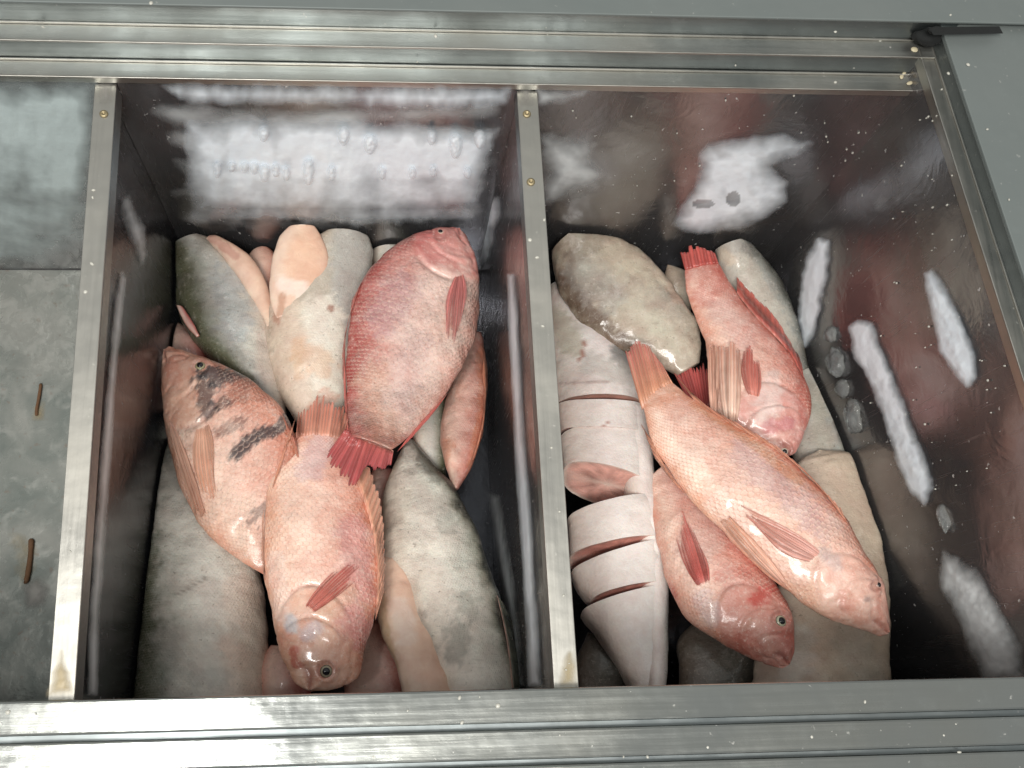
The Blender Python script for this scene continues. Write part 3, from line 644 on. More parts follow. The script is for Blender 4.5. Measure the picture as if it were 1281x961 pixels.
            V.append(R.reshape(-1, 3)); col.append(np.clip(cc, .01, .9).reshape(-1, 3)); fv.append(np.zeros((R.shape[0] * nt, 3)))
            f = grid_faces(len(rs), nt, True) + base; f = f if not rev else f[:, ::-1]
            Fc.append(f[:, ::-1] if True else f); base += len(rs) * nt
            V.append((cen + td * .0024)[None]); col.append(np.array([(.60, .45, .38)])); fv.append(np.zeros((1, 3)))
            a = base - nt + np.arange(nt); b = base - nt + (np.arange(nt) + 1) % nt
            f = np.stack([a, b, np.full(nt, base), np.full(nt, -1)], -1); Fc.append(f); base += 1
    o = mesh(name, np.concatenate(V), np.concatenate(Fc), mat, None, True, np.concatenate(col), np.concatenate(fv))
    import bmesh
    bm = bmesh.new(); bm.from_mesh(o.data); bmesh.ops.recalc_face_normals(bm, faces=bm.faces); bm.to_mesh(o.data); bm.free()
    if parent is not None: adopt(o, parent)
    hm_add(P[:, sn > -.05].reshape(-1, 3))
    o_ = dict(obj=o, P=P, PX=PX, mid=mid, L=L, zz=zz, top=P[:, sn > .05].reshape(-1, 3))
    o_['topx'] = proj(o_['top']); return o_
def onbody(b, px, py):
    i = np.argmin(np.hypot(b['topx'][:, 0] - px, b['topx'][:, 1] - py)); return b['top'][i]
def poly_at(pts, t):
    pts = np.asarray(pts, float)
    if len(pts) == 1: return np.repeat(pts, len(t), 0)
    q = np.concatenate([[0], np.cumsum(np.hypot(*np.diff(pts, axis=0).T))]); q /= q[-1]
    return spline(pts, q, t) if len(pts) > 2 else np.stack([np.interp(t, q, pts[:, k]) for k in (0, 1)], -1)
def fin(name, parent, root, tip, rays, c0, c1, lift=.0012, ragged=.10, zr=None, zt=None, k=22, ridge=.0007, seed=0, gap=.35, th=.0006, curl=0., split=.0, bulge=0., taper=0., thin=.5):
    m = rays * 6 + 1; t = np.linspace(0, 1, m); r = poly_at(root, t); p = poly_at(tip, t); i = np.linspace(0, 1, k)
    r = r - (p - r) * (.10 if name == 'tail_fin' else .03)
    saw = np.abs(((t * rays) % 1) - .5) * 2                                        # 0 in mid membrane, 1 at the rays
    ln = (1 - ragged * (.3 + .7 * _hash(np.floor(t * rays + .5), 0 * t, 0 * t, seed)) - split * (1 - saw) ** 1.2) * (1 - taper * (2 * t - 1) ** 2)
    I = i[:, None, None] * ln[None, :, None]
    Q = r[None] * (1 - I) + p[None] * I
    wob = fbm(np.stack([t * rays * .9, 0 * t + seed, 0 * t], -1), seed, 2)
    dirv = p - r; nrm = np.stack([-dirv[:, 1], dirv[:, 0]], -1)
    Q = Q + nrm[None] * (curl * (I * (1 - I)) + .05 * wob[None, :, None] * I)
    Q = Q + (r[-1] - r[0])[None, None] * ((t - .5)[None, :, None] * bulge * np.sin(np.pi * np.clip(i, 0, 1) ** .8)[:, None, None])
    if name in ('pectoral_fin', 'pelvic_fin'):
        cen = Q.mean(1, keepdims=True); Q = cen + (Q - cen) * np.interp(i, [0, .12, .35, .65, 1], [.38, .62, .85, 1, 1])[:, None, None]
    base = hm_get(Q[..., 0], Q[..., 1]) + lift
    if name == 'tail_fin': base = base - .018 * sstep(.24, .02, i)[:, None]
    z = base.copy()
    if zr is not None:
        zl = (zr + (zt - zr) * i)[:, None] + heap(Q[..., 1]); z = np.maximum(z, zl)
    for _ in range(8):                                                              # membrane rests smoothly on what lies below
        zp = np.pad(z, 1, 'edge'); z = (zp[:-2, 1:-1] + zp[2:, 1:-1] + zp[1:-1, :-2] + zp[1:-1, 2:] + 2 * z) / 6; z = np.maximum(z, base)
    z = z + ridge * (saw ** 2)[None] * (1 - .3 * i[:, None]) + .0008 * (.5 + fbm(np.stack([Q[..., 0] * .06, Q[..., 1] * .06, 0 * z], -1), seed, 3))
    z = z - .0055 * np.exp(-(i / .11) ** 2)[:, None]
    P = atv(Q[..., 0], Q[..., 1], z)
    P = keep_in(P); g = ((1 - saw) * gap)[None, :, None] * (.3 + .7 * i[:, None, None])
    c = np.array(c0) * (1 - i[:, None, None]) + np.array(c1) * i[:, None, None]; c = c * (1 - g) + np.minimum(np.array(c0) * 1.5 + .08, .8) * g
    rb = np.exp(-(i / .10) ** 2)[:, None, None] * .6; c = c * (1 - rb) + np.array((.66, .36, .29)) * rb
    c = c * (1 + .3 * fbm(P * 90, seed + 4, 4)[..., None])
    al = 1 - thin * (1 - saw)[None] * np.clip(i * 1.6, 0, 1)[:, None] - .25 * (i[:, None] > .93)
    ry = _hash(np.floor(t * rays + .5), 0 * t + 3, 0 * t, seed + 9)
    c = c * (1 + .5 * (ry - .5))[None, :, None]
    if name in ('pectoral_fin', 'pelvic_fin'): al = al * (1 - .45 * i[:, None] ** 2) * (.75 + .25 * ry)[None]
    o = slab(name, P, th, M_FIN, None, np.clip(c, .01, .9), al); adopt(o, parent); hm_add(P.reshape(-1, 3)); return o
M_EYE = None
def eyemat():
    t = NT('fish_eye'); t.p(Base_Color=t.attr('pig'), Roughness=.08, Coat_Weight=.6, Coat_Roughness=.03); return t.m
M_EYE = eyemat()
def eye_at(b, parent, px, py, r, iris=(.42, .36, .24)):
    p = onbody(b, px, py); R = r / F * (H - p[2]); k = 24; th = np.linspace(0, 2 * np.pi, k, False)
    near = b['top'][np.argsort(np.hypot(b['topx'][:, 0] - px, b['topx'][:, 1] - py))[:160]]
    _, _, vt = np.linalg.svd(near - near.mean(0)); n = vt[2] * np.sign(vt[2, 2]); n = n + V3(0, 0, .5); n /= np.linalg.norm(n)
    a = np.cross(n, V3(1, 0, 0)); a /= np.linalg.norm(a); bb = np.cross(n, a); p = near.mean(0)
    def dome(name, r0, h0, z0, col, mat):
        rs = np.array([1, .93, .82, .68, .5, .3, .12]); V = []; cc = []
        for q in rs:
            V.append(p + (np.cos(th)[:, None] * a + np.sin(th)[:, None] * bb) * R * r0 * q + n * (z0 + h0 * math.sqrt(max(0, 1 - q * q)) - .0006))
            cc.append(np.repeat([np.array(col) * (.35 if q > .9 else 1 if q > .6 else .75)], k, 0))
        V = np.concatenate(V + [(p + n * (z0 + h0 - .0006))[None]]); cc = np.concatenate(cc + [np.array([col])])
        f = grid_faces(len(rs), k, True)[:, ::-1].tolist() + [[(len(rs) - 1) * k + i, (len(rs) - 1) * k + (i + 1) % k, len(rs) * k] for i in range(k)]
        return mesh(name, V, f, mat, None, True, cc)
    e_ = dome('eye', 1, R * .55, -.0002, iris, M_EYE); adopt(e_, parent)
    pu = dome('pupil', .60, R * .30, R * .40, (.012, .012, .014), M_PUPIL); pu.parent = e_
    return e_
REDF = (.42, .07, .06); ORF = (.62, .27, .17); PKF = (.60, .30, .24)
G_RED = 'whole red fish in the freezer bins'; G_GREY = 'grey fish and headless grey bodies in the bins'; G_BIT = 'small fish pieces showing between the fish'
def root_of(name, st, z, label, group, cat='fish'):
    st = np.asarray(st, float); zz = z if not hasattr(z, '__len__') else sum(z) / len(z)
    p = at((st[:, 0] + st[:, 2]).mean() / 2, (st[:, 1] + st[:, 3]).mean() / 2, zz); o = empty(name, p); tag(o, label, cat, group); return o

exec_order = []
# --- lowest layer
def simple(name, st, z, T, pal, label, group, cuts=(False, False), seed=0, mat=None, cat='fish', **k):
    k.setdefault('scales', .2); r = root_of(name, st, z, label, group, cat); b = loft('body', st, z, T, pal, mat or M_GREY, r, cuts, seed=seed, **k); return r, b
simple('grey_fish', [(892, 768, 884, 770), (922, 782, 858, 788), (948, 825, 848, 830), (945, 880, 860, 900), (940, 915, 880, 915)], -.385, .03, 'dark', 'dark grey fish low in the bin under the red fish by the front rail', G_GREY, seed=201, ns=70, nt=50)
simple('grey_fish', [(760, 800, 735, 790), (790, 820, 725, 815), (800, 850, 722, 850), (800, 890, 728, 890)], -.395, .026, 'dark', 'brown scrap of fish at the bottom beside the sliced fish tail', G_BIT, seed=202, ns=60, nt=48, cat='fish piece')
simple('red_fish', [(240, 418, 222, 402), (262, 440, 206, 420), (262, 475, 196, 460), (250, 520, 200, 510)], -.35, .026, 'deepred', 'shaded red fish half hidden behind the black blotched one at the left wall', G_RED, seed=203, ns=60, nt=48)
simple('grey_fish', [(208, 486, 190, 480), (215, 505, 186, 495), (230, 540, 196, 520), (240, 600, 205, 580)], -.385, .02, 'grey', 'grey fin tip poking out left of the black blotched fish', G_BIT, seed=204, ns=50, nt=40, cat='fish piece')
simple('fish_piece', [(330, 306, 318, 312), (345, 320, 308, 325), (350, 350, 312, 352), (350, 400, 320, 400)], -.345, .022, 'pale', 'small pink piece of fish wedged between the green backed body and the pale one', G_BIT, seed=205, ns=50, nt=40, cat='fish piece')
simple('fish_piece', [(505, 296, 470, 306), (515, 310, 464, 318), (505, 345, 468, 345), (500, 400, 474, 400)], -.35, .022, 'grey', 'small grey piece of fish at the left of the large red fish head', G_BIT, (True, False), seed=206, ns=50, nt=40, cat='fish piece', cutcol=(.34, .34, .32))
simple('grey_fish', [(560, 470, 530, 480), (562, 520, 518, 530), (560, 560, 515, 560), (560, 610, 520, 600)], -.36, .03, 'grey', 'grey fish showing in the gap below the large red fish belly', G_GREY, seed=207, ns=60, nt=48)
simple('red_fish', [(372, 812, 340, 806), (385, 830, 328, 826), (390, 862, 324, 862), (390, 910, 330, 910)], -.355, .024, 'deepred', 'pink fish under the head of the red fish by the front rail', G_RED, seed=208, ns=60, nt=48)
simple('red_fish', [(470, 770, 445, 775), (505, 810, 440, 815), (515, 850, 432, 850), (515, 910, 440, 905)], -.375, .024, 'deepred', 'dark red fish deep in the gap right of the red fish head', G_RED, seed=209, ns=60, nt=48)
simple('red_fish', [(490, 585, 468, 585), (505, 610, 455, 615), (505, 660, 460, 660), (500, 720, 465, 720)], -.385, .02, 'deepred', 'dark red fish deep under the red tail fin in the middle bin', G_RED, seed=210, ns=60, nt=48)
simple('fish_piece', [(858, 338, 835, 330), (868, 355, 832, 345), (866, 380, 836, 385), (860, 410, 838, 410)], -.36, .016, 'brown', 'brown piece of fish between the grey headless body and the red tail', G_BIT, seed=211, ns=50, nt=40, cat='fish piece')

# --- M7 grey fish, bottom left of the middle bin
st = [(206, 552, 222, 550), (190, 596, 262, 600), (178, 660, 304, 655), (171, 730, 330, 728), (166, 800, 335, 800), (163, 860, 335, 862), (163, 920, 322, 925)]
r, b = simple('grey_fish', st, [-.37, -.36, -.355, -.355, -.355], .042, 'grey', 'large grey fish with a pale belly along the left side of the middle bin', G_GREY, seed=1,
              prof=[(0, .2), (.1, .5), (.3, .85), (.6, 1), (1, .9)], scale_n=110, scales=.9, rough=.003,
              marks=[([(236, 620), (246, 740), (256, 880)], 52, (.64, .61, .56), .8, .5), ([(318, 735), (322, 760)], 11, (.30, .20, .15), .6, .6), ([(285, 800), (300, 830)], 15, (.62, .36, .27), .55, .9), ([(300, 740), (300, 866)], 26, (.70, .58, .50), .6, .5),
                     ([(222, 745), (258, 722)], 2.0, (.16, .12, .10), .6, .25), ([(222, 790), (290, 790)], 15, (.34, .33, .30), .3, 1.1), ([(235, 845), (275, 850)], 16, (.28, .28, .27), .4, .9)])
# --- M8 white-grey fish bottom right of the middle bin
st = [(514, 548, 508, 552), (543, 582, 484, 606), (577, 627, 475, 660), (604, 685, 478, 705), (624, 750, 502, 770), (640, 815, 528, 828), (648, 875, 548, 880), (646, 925, 565, 925)]
r, b = simple('grey_fish', st, [-.335, -.34, -.345, -.35], .040, 'white', 'white bellied fish with a dark green back beside the middle divider', G_GREY, seed=2,
              prof=[(0, .15), (.1, .42), (.35, .85), (.6, 1), (1, .95)], scale_n=110, scales=.9, rough=.002,
              marks=[([(560, 650), (556, 662)], 13, (.26, .26, .23), .45, .9), ([(572, 790), (568, 820)], 15, (.20, .20, .17), .55, 1.0), ([(525, 770), (545, 810)], 8, (.28, .26, .23), .5, 1.2), ([(590, 760), (580, 750)], 14, (.32, .32, .28), .5, 1.1), ([(500, 620), (495, 700)], 16, (.66, .58, .50), .5, .6), ([(525, 575), (545, 600)], 7, (.12, .12, .10), .5, 1.1)])
st = [(500, 690, 476, 698), (524, 735, 470, 752), (545, 795, 476, 790), (562, 845, 494, 838), (578, 895, 504, 890), (590, 930, 512, 928)]
fp = loft('belly_flap', st, [-.332, -.338], .020, 'flap', M_FLESH, r, (False, False), 80, 56, [(0, .3), (.2, 1), (1, 1)], seed=3, scales=0, rough=.0035, flat=.8, marks=[([(476, 740), (480, 780), (492, 835)], 7, (.50, .33, .18), .6, .8), ([(520, 720), (575, 860)], 6, (.58, .38, .28), .6, .6), ([(500, 760), (512, 800)], 14, (.74, .60, .52), .6, .6)]); fp['obj']['label'] = 'pale pink belly flap folded open'
fin('dorsal_fin', r, [(622, 745), (634, 800), (641, 860)], [(634, 760), (654, 806), (654, 870)], 8, (.06, .065, .05), (.10, .10, .07), seed=90, zr=-.335, zt=-.35, ragged=.25, lift=.001)
# --- M4 small pink fish against the divider
st = [(602, 415, 580, 420), (609, 455, 566, 470), (609, 500, 555, 515), (601, 550, 551, 555), (586, 592, 560, 592), (574, 612, 566, 613)]
r, b = simple('red_fish', st, [-.33, -.33, -.34], .026, 'red', 'narrow orange edged pink fish between the large red fish and the middle divider', G_RED, seed=4, mat=M_RED, scale_n=60, scales=.6,
              prof=[(0, .6), (.3, 1), (.7, .8), (1, .3)], ns=90, nt=60, marks=[([(604, 440), (607, 510), (592, 580)], 9, (.62, .24, .14), .7, .5), ([(560, 555), (556, 570)], 10, (.60, .22, .12), .55, .6)])
fin('dorsal_fin', r, [(606, 440), (607, 500), (597, 560)], [(603, 470), (605, 530), (578, 608)], 12, ORF, (.62, .2, .12), zr=-.318, zt=-.325, seed=4)
# --- M1 headless green-backed body
st = [(213, 316, 260, 297), (216, 345, 300, 322), (221, 383, 328, 362), (240, 424, 343, 412), (268, 456, 350, 460), (303, 485, 356, 500), (335, 512, 358, 525)]
r, b = simple('headless_fish', st, [-.325, -.33, -.345], .036, 'grey', 'headless grey body with a dark green back at the top left of the middle bin', G_GREY, (True, False), seed=5, scale_n=110, scales=.8,
              cutcol=(.20, .20, .18), prof=[(0, .85), (.3, 1), (.7, .8), (1, .5)], headcol=None,
              marks=[([(285, 350), (295, 410)], 26, (.44, .46, .47), .7, .7), ([(216, 320), (226, 380), (246, 425), (300, 480)], 20, (.12, .125, .07), .8, .5), ([(295, 440), (310, 455)], 9, (.25, .25, .23), .5, 1), ([(330, 420), (338, 470)], 14, (.58, .46, .40), .5, .6)])
st = [(268, 293, 257, 297), (300, 311, 278, 320), (325, 338, 302, 352), (338, 372, 322, 385), (343, 410, 334, 410)]
fp = loft('belly_flap', st, [-.298, -.31], .010, 'flap', M_FLESH, r, (False, False), 60, 40, [(0, .5), (.3, 1), (1, .5)], seed=6, scales=0, rough=.002, marks=[([(265, 298), (295, 320)], 6, (.45, .20, .16), .6, .8)])
fp['obj']['label'] = 'pink strip of belly flesh along the cut'
st = [(228, 383, 220, 381), (240, 402, 232, 405), (250, 420, 246, 422)]
loft('pelvic_fin', st, -.30, .004, 'deepred', M_FLESH, r, (False, False), 26, 20, [(0, .5), (1, .5)], seed=7, scales=0)
# --- M2 pale headless chunk
st = [(455, 284, 402, 300), (465, 310, 352, 322), (461, 350, 336, 365), (447, 400, 331, 415), (440, 445, 338, 458), (436, 485, 352, 498), (432, 525, 372, 532), (428, 550, 385, 550)]
r, b = simple('headless_fish', st, [-.315, -.315, -.33, -.345], .038, 'brown', 'pale headless body with an orange open belly at the top of the middle bin', G_GREY, (True, False), seed=8, scale_n=110, scales=.6,
              cutcol=(.32, .30, .28), prof=[(0, .8), (.3, 1), (.7, .85), (1, .5)],
              marks=[([(440, 300), (440, 370), (420, 420)], 30, (.42, .41, .39), .9, .3), ([(400, 400), (410, 450), (415, 500)], 34, (.76, .71, .63), .85, .5), ([(350, 370), (360, 430), (375, 500)], 26, (.68, .55, .45), .8, .4), ([(385, 445), (400, 455)], 22, (.62, .40, .27), .6, .7),
                     ([(414, 386)], 5.5, (.28, .10, .06), .8, .3), ([(350, 385), (347, 400)], 6, (.40, .17, .11), .6, .8), ([(410, 500), (395, 515)], 13, (.58, .26, .18), .6, .9), ([(372, 430), (375, 470)], 9, (.64, .44, .30), .6, .7)])
st = [(386, 272, 374, 274), (400, 292, 354, 290), (412, 318, 342, 318), (408, 345, 337, 350), (398, 372, 338, 380), (390, 392, 346, 398)]
fp = loft('belly_flap', st, [-.282, -.287, -.293], .012, 'flap', M_FLESH, r, (False, False), 70, 48, [(0, .4), (.3, 1), (.75, .8), (1, .3)], seed=9, scales=0, rough=.002,
     marks=[([(380, 315), (378, 340)], 26, (.70, .44, .31), .8, .3), ([(355, 355), (375, 362)], 12, (.78, .66, .58), .8, .6), ([(352, 370), (350, 395)], 5, (.42, .20, .12), .6, .8)]); fp['obj']['label'] = 'smooth orange flap of belly flesh'
# --- M5 black blotched red fish
st = [(208, 431, 202, 446), (240, 442, 203, 485), (285, 459, 206, 530), (327, 485, 216, 580), (360, 520, 234, 630), (374, 570, 260, 667), (374, 620, 290, 694), (367, 665, 317, 712), (362, 700, 335, 722)]
z = [-.285, -.29, -.305, -.325]; r = root_of('red_fish', st, z, 'pale red fish with black blotches on its head and back at the left wall', G_RED)
BK = (.035, .035, .042)
b = loft('body', st, z, .031, 'pale', M_RED, r, gill=.38, eye=(250, 461, 8), seed=10, tailcol=(.56, .22, .15), scale_n=50, headcol=(.72, .44, .33),
     marks=[([(262, 470), (300, 474), (300, 495)], 15, BK, .85, .8), ([(255, 480), (258, 510)], 14, BK, .75, 1.0), ([(308, 472), (300, 500)], 9, BK, .8, .7), ([(268, 505), (290, 500)], 8, BK, .6, 1.0), ([(362, 522), (340, 540), (312, 550), (296, 568)], 10, BK, .9, .75), ([(300, 530), (275, 540)], 8, BK, .5, 1.2), ([(330, 635), (318, 648)], 9, BK, .55, 1.1),
            ([(215, 480), (225, 520)], 18, (.66, .36, .26), .6, .7), ([(300, 490), (330, 510)], 18, (.60, .26, .18), .7, .7), ([(215, 455), (220, 475)], 10, (.62, .24, .17), .5, .7)])
eye_at(b, r, 250, 461, 7.0, (.30, .27, .16))
fin('pelvic_fin', r, [(207, 525), (224, 540)], [(246, 655), (258, 660), (258, 645)], 6, (.72, .42, .32), (.66, .30, .20), seed=11, ragged=.2, bulge=.2, thin=.1)
fin('pectoral_fin', r, [(243, 533), (264, 524)], [(252, 645), (262, 650), (271, 612)], 8, (.70, .38, .27), (.62, .28, .18), seed=12, ragged=.34, curl=.10, bulge=.35, taper=.15, thin=.75)
fin('dorsal_fin', r, [(350, 512), (372, 560), (374, 620)], [(362, 545), (378, 600), (362, 680)], 10, (.55, .18, .13), ORF, seed=13, zr=-.30, zt=-.305, lift=.001)
# --- M3 large red fish
st = [(570, 283, 581, 290), (541, 287, 593, 314), (505, 301, 599, 352), (470, 327, 600, 388), (446, 364, 595, 422), (436, 410, 581, 456), (432, 455, 560, 490), (434, 500, 535, 522), (437, 530, 505, 552), (440, 546, 489, 563)]
z = [-.275, -.268, -.262, -.262, -.258]; r = root_of('red_fish', st, z, 'large deep red fish with its head up at the back of the middle bin', G_RED)
b = loft('body', st, z, .034, 'deepred', M_RED, r, gill=.26, eye=(551, 294, 6), seed=14, tailcol=(.44, .12, .10), scale_n=52, headcol=(.50, .16, .15),
     marks=[([(560, 370), (530, 430), (510, 500)], 44, (.78, .58, .51), .6, .5), ([(500, 360), (480, 400)], 26, (.46, .28, .30), .5, .7), ([(560, 410), (575, 380)], 22, (.68, .50, .43), .6, .5), ([(470, 480), (480, 530)], 30, (.62, .36, .25), .5, .6), ([(520, 430), (500, 500)], 24, (.60, .42, .40), .45, .7)])
eye_at(b, r, 551, 294, 5.2, (.52, .40, .32))
fin('pectoral_fin', r, [(567, 344), (583, 342)], [(552, 442), (560, 448), (573, 428)], 9, (.50, .14, .13), (.52, .20, .18), seed=15, ragged=.34, bulge=.6, taper=.15, gap=.75, thin=.75)
fin('dorsal_fin', r, [(452, 352), (434, 410), (432, 460), (436, 530)], [(443, 380), (428, 440), (429, 492), (432, 560)], 20, (.48, .13, .10), (.50, .14, .12), seed=16, zr=-.262, zt=-.268, ragged=.3, lift=.0)
fin('anal_fin', r, [(560, 492), (530, 524), (508, 550)], [(546, 512), (518, 545), (496, 566)], 8, (.48, .12, .10), REDF, seed=17, zr=-.260, zt=-.262, lift=.0)
# (its tail fin is laid over the fish below once that one is built)
big_red = r
# --- M6 front red fish, head at the front rail
st = [(400, 866, 374, 862), (434, 858, 358, 836), (457, 820, 345, 795), (471, 770, 334, 745), (475, 720, 329, 700), (469, 670, 329, 655), (459, 625, 335, 610), (446, 585, 347, 570), (433, 558, 361, 547), (427, 546, 371, 540)]
z = [-.285, -.285, -.288, -.295, -.30]; r = root_of('red_fish', st, z, 'red fish lying head down against the front rail in the middle bin', G_RED)
b = loft('body', st, z, .035, 'pale', M_RED, r, gill=.32, eye=(408, 838, 9), seed=18, tailcol=(.58, .26, .18), scale_n=50, headcol=(.66, .36, .25),
     marks=[([(385, 590), (400, 560)], 20, (.52, .38, .42), .45, .7), ([(440, 660), (450, 740)], 22, (.54, .24, .24), .6, .5), ([(435, 770), (455, 790)], 24, (.52, .20, .20), .6, .5), ([(345, 700), (352, 770)], 14, (.74, .55, .48), .6, .4), ([(395, 785), (385, 795)], 10, (.46, .42, .48), .55, .5), ([(362, 775), (366, 785)], 9, (.46, .50, .54), .7, .4), ([(370, 830), (368, 815)], 7, (.48, .09, .06), .7, .6), ([(410, 765), (435, 745)], 16, (.62, .40, .27), .5, .6)])
eye_at(b, r, 408, 838, 7.6, (.30, .26, .18))
fin('pectoral_fin', r, [(376, 758), (394, 772)], [(442, 692), (458, 698), (464, 712)], 8, (.54, .16, .12), (.40, .07, .06), seed=19, ragged=.3, curl=-.06, ridge=.0014, gap=.9, thin=.75, taper=.2)
fin('dorsal_fin', r, [(440, 585), (460, 640), (471, 700), (470, 775)], [(448, 556), (472, 605), (482, 672), (482, 735)], 18, ORF, (.64, .30, .22), seed=20, zr=-.281, zt=-.292, ragged=.14, lift=.001, split=.10, gap=.9)
fin('anal_fin', r, [(340, 612), (352, 572), (362, 552)], [(352, 585), (362, 545), (372, 515)], 8, ORF, (.60, .26, .18), seed=21, zr=-.290, zt=-.295, ragged=.2, lift=.001)
fin('pelvic_fin', r, [(331, 740), (329, 690)], [(326, 672), (330, 620)], 4, (.66, .36, .26), ORF, seed=22, zr=-.288, zt=-.292, ragged=.2, lift=.001)
fin('tail_fin', r, [(370, 548), (400, 546), (428, 552)], [(374, 510), (404, 486), (440, 512)], 16, (.58, .26, .18), (.52, .17, .12), seed=23, zr=-.296, zt=-.29, ragged=.3, split=.05, thin=.75)
fin('tail_fin', big_red, [(434, 534), (462, 554), (492, 566)], [(403, 574), (418, 603), (440, 615), (461, 590), (471, 594), (489, 584)], 24, (.40, .09, .08), (.29, .04, .048), seed=24, zr=-.258, zt=-.264, ragged=.26, split=.04, k=24, gap=.35, thin=.35, ridge=.0010)

# ---------------------------------------------------------------- right bin
# R3, R4a grey fish
st = [(932, 303, 896, 312), (966, 338, 903, 345), (988, 380, 925, 392), (1004, 420, 950, 440), (1012, 462, 972, 475)]
simple('headless_fish', st, [-.335, -.345, -.36], .034, 'olive', 'grey headless body behind the upper red fish near the right wall', G_GREY, (True, False), seed=30, scale_n=90, scales=.3, cutcol=(.36, .34, .30), prof=[(0, .9), (.5, 1), (1, .6)], ns=90, nt=60,
       marks=[([(930, 330), (960, 380), (985, 430)], 16, (.48, .44, .37), .5, .7), ([(905, 318), (915, 325)], 9, (.62, .52, .42), .7, .5), ([(935, 310), (945, 315)], 9, (.10, .10, .09), .5, 1.0)])
st = [(1020, 448, 992, 460), (1054, 488, 985, 515), (1078, 542, 990, 560), (1093, 600, 1000, 610), (1106, 680, 1010, 690), (1108, 740, 1020, 740)]
simple('grey_fish', st, [-.365, -.37], .030, 'olive', 'grey green fish running down under the tan slab by the right wall', G_GREY, seed=31, scale_n=90, scales=.3, ns=90, nt=60, prof=[(0, .4), (.3, 1), (1, 1)],
       marks=[([(1020, 490), (1030, 560)], 14, (.42, .38, .31), .5, .8), ([(1055, 520), (1070, 600)], 10, (.12, .12, .09), .6, .8)])
# R4b tan slab
st = [(1034, 563, 1014, 566), (1058, 567, 998, 578), (1078, 582, 990, 594), (1088, 610, 985, 624), (1098, 655, 980, 680), (1108, 715, 972, 740), (1113, 785, 956, 800), (1115, 855, 942, 850), (1112, 920, 938, 910)]
simple('fish_fillet', st, [-.340, -.345, -.355], .020, 'tan', 'smooth tan slab of frozen fish under the long red fish, right side of the bin', G_GREY, (False, False), seed=32, scale_n=90, scales=.1, prof=[(0, .6), (.1, 1), (1, 1)], flat=.8, rough=.0035,
       marks=[([(1000, 800), (990, 840)], 24, (.50, .48, .44), .5, .7), ([(1040, 820), (1060, 840)], 16, (.42, .33, .26), .5, .8), ([(1060, 800), (1090, 840)], 26, (.40, .37, .32), .5, .7), ([(960, 840), (975, 846)], 14, (.60, .48, .42), .5, .6)], cat='fish fillet')
# R9 red fish under, only its tail fin shows
st = [(905, 620, 885, 630), (930, 590, 860, 600), (920, 550, 855, 560), (900, 520, 862, 525), (892, 508, 868, 510)]
r, b = simple('red_fish', st, [-.375, -.365], .020, 'deepred', 'hidden red fish whose dark red tail fin shows below the grey headless body', G_RED, seed=33, mat=M_RED, ns=60, nt=48)
fin('tail_fin', r, [(866, 512), (892, 508)], [(838, 454), (862, 446), (892, 450)], 12, (.40, .06, .055), (.42, .08, .07), seed=34, zr=-.345, zt=-.335, ragged=.2, split=.1)
# R8 + R7 sliced white fish
st = [(722, 376, 686, 360), (762, 418, 682, 410), (792, 455, 686, 452), (801, 482, 690, 482), (804, 508, 694, 509)]
R7 = root_of('sliced_fish', st, -.35, 'thick white fish cut crosswise into steaks along the middle divider', None, 'fish')
b = loft('tail_piece', st, [-.36, -.352, -.348], .034, 'steak', M_WHITE, R7, (True, True), 80, 60, [(0, .8), (.5, 1), (1, 1)], seed=40, scale_n=90, scales=.15, cutcol=(.46, .24, .19),
     marks=[([(775, 440), (790, 460)], 15, (.22, .22, .21), .8, .6), ([(735, 452), (790, 470)], 16, (.56, .52, .47), .6, .7), ([(700, 400), (715, 430)], 20, (.52, .46, .36), .7, .6), ([(731, 428), (728, 446), (722, 452)], 2.4, (.42, .18, .13), .8, .25), ([(700, 480), (760, 478)], 1.8, (.50, .38, .34), .6, .2)])
b['obj'].name = 'shoulder_piece'
STK = [([(804, 512, 695, 510), (809, 530, 697, 524), (811, 548, 699, 543)], 0.0, .0, [([(747, 541), (762, 527)], 1.6, (.45, .22, .18), .8, .25)]),
       ([(811, 554, 699, 556), (813, 588, 702, 577), (816, 622, 705, 594)], -.34, .016, []),
       ([(818, 628, 709, 655), (826, 655, 711, 680), (831, 681, 712, 703)], 0, .008, []),
       ([(831, 683, 714, 720), (833, 710, 722, 738), (834, 737, 738, 757)], 0, .006, []),
       ([(834, 739, 727, 769), (834, 775, 744, 792), (834, 812, 768, 826), (834, 850, 786, 860), (828, 900, 800, 905)], 0, .004, [])]
for k, (s_, zo, shv, mk) in enumerate(STK):
    zz = -.348 - .002 * k
    loft('steak' if k < 4 else 'tail_piece', s_, zz, .028, 'steak', M_WHITE, R7, (True, True if k < 4 else False), 40 if k < 4 else 70, 72,
         [(0, 1), (1, 1)] if k < 4 else [(0, 1), (.5, .9), (1, .5)], seed=41 + k, scale_n=90, scales=.08, cutcol=(.46, .20, .16) if k != 1 else (.64, .34, .28), shear=shv, marks=mk, pn=.07, rough=.0016, flat=.6)
loft('back_skin', [(806, 505, 770, 505), (814, 560, 776, 556), (820, 620, 782, 616), (832, 680, 794, 684), (835, 740, 797, 744), (835, 800, 800, 806), (834, 860, 802, 862), (828, 905, 806, 905)], -.352, .026, 'steak', M_WHITE, R7, (False, False), 90, 40, [(0, 1), (1, .8)], seed=49, scales=.1)
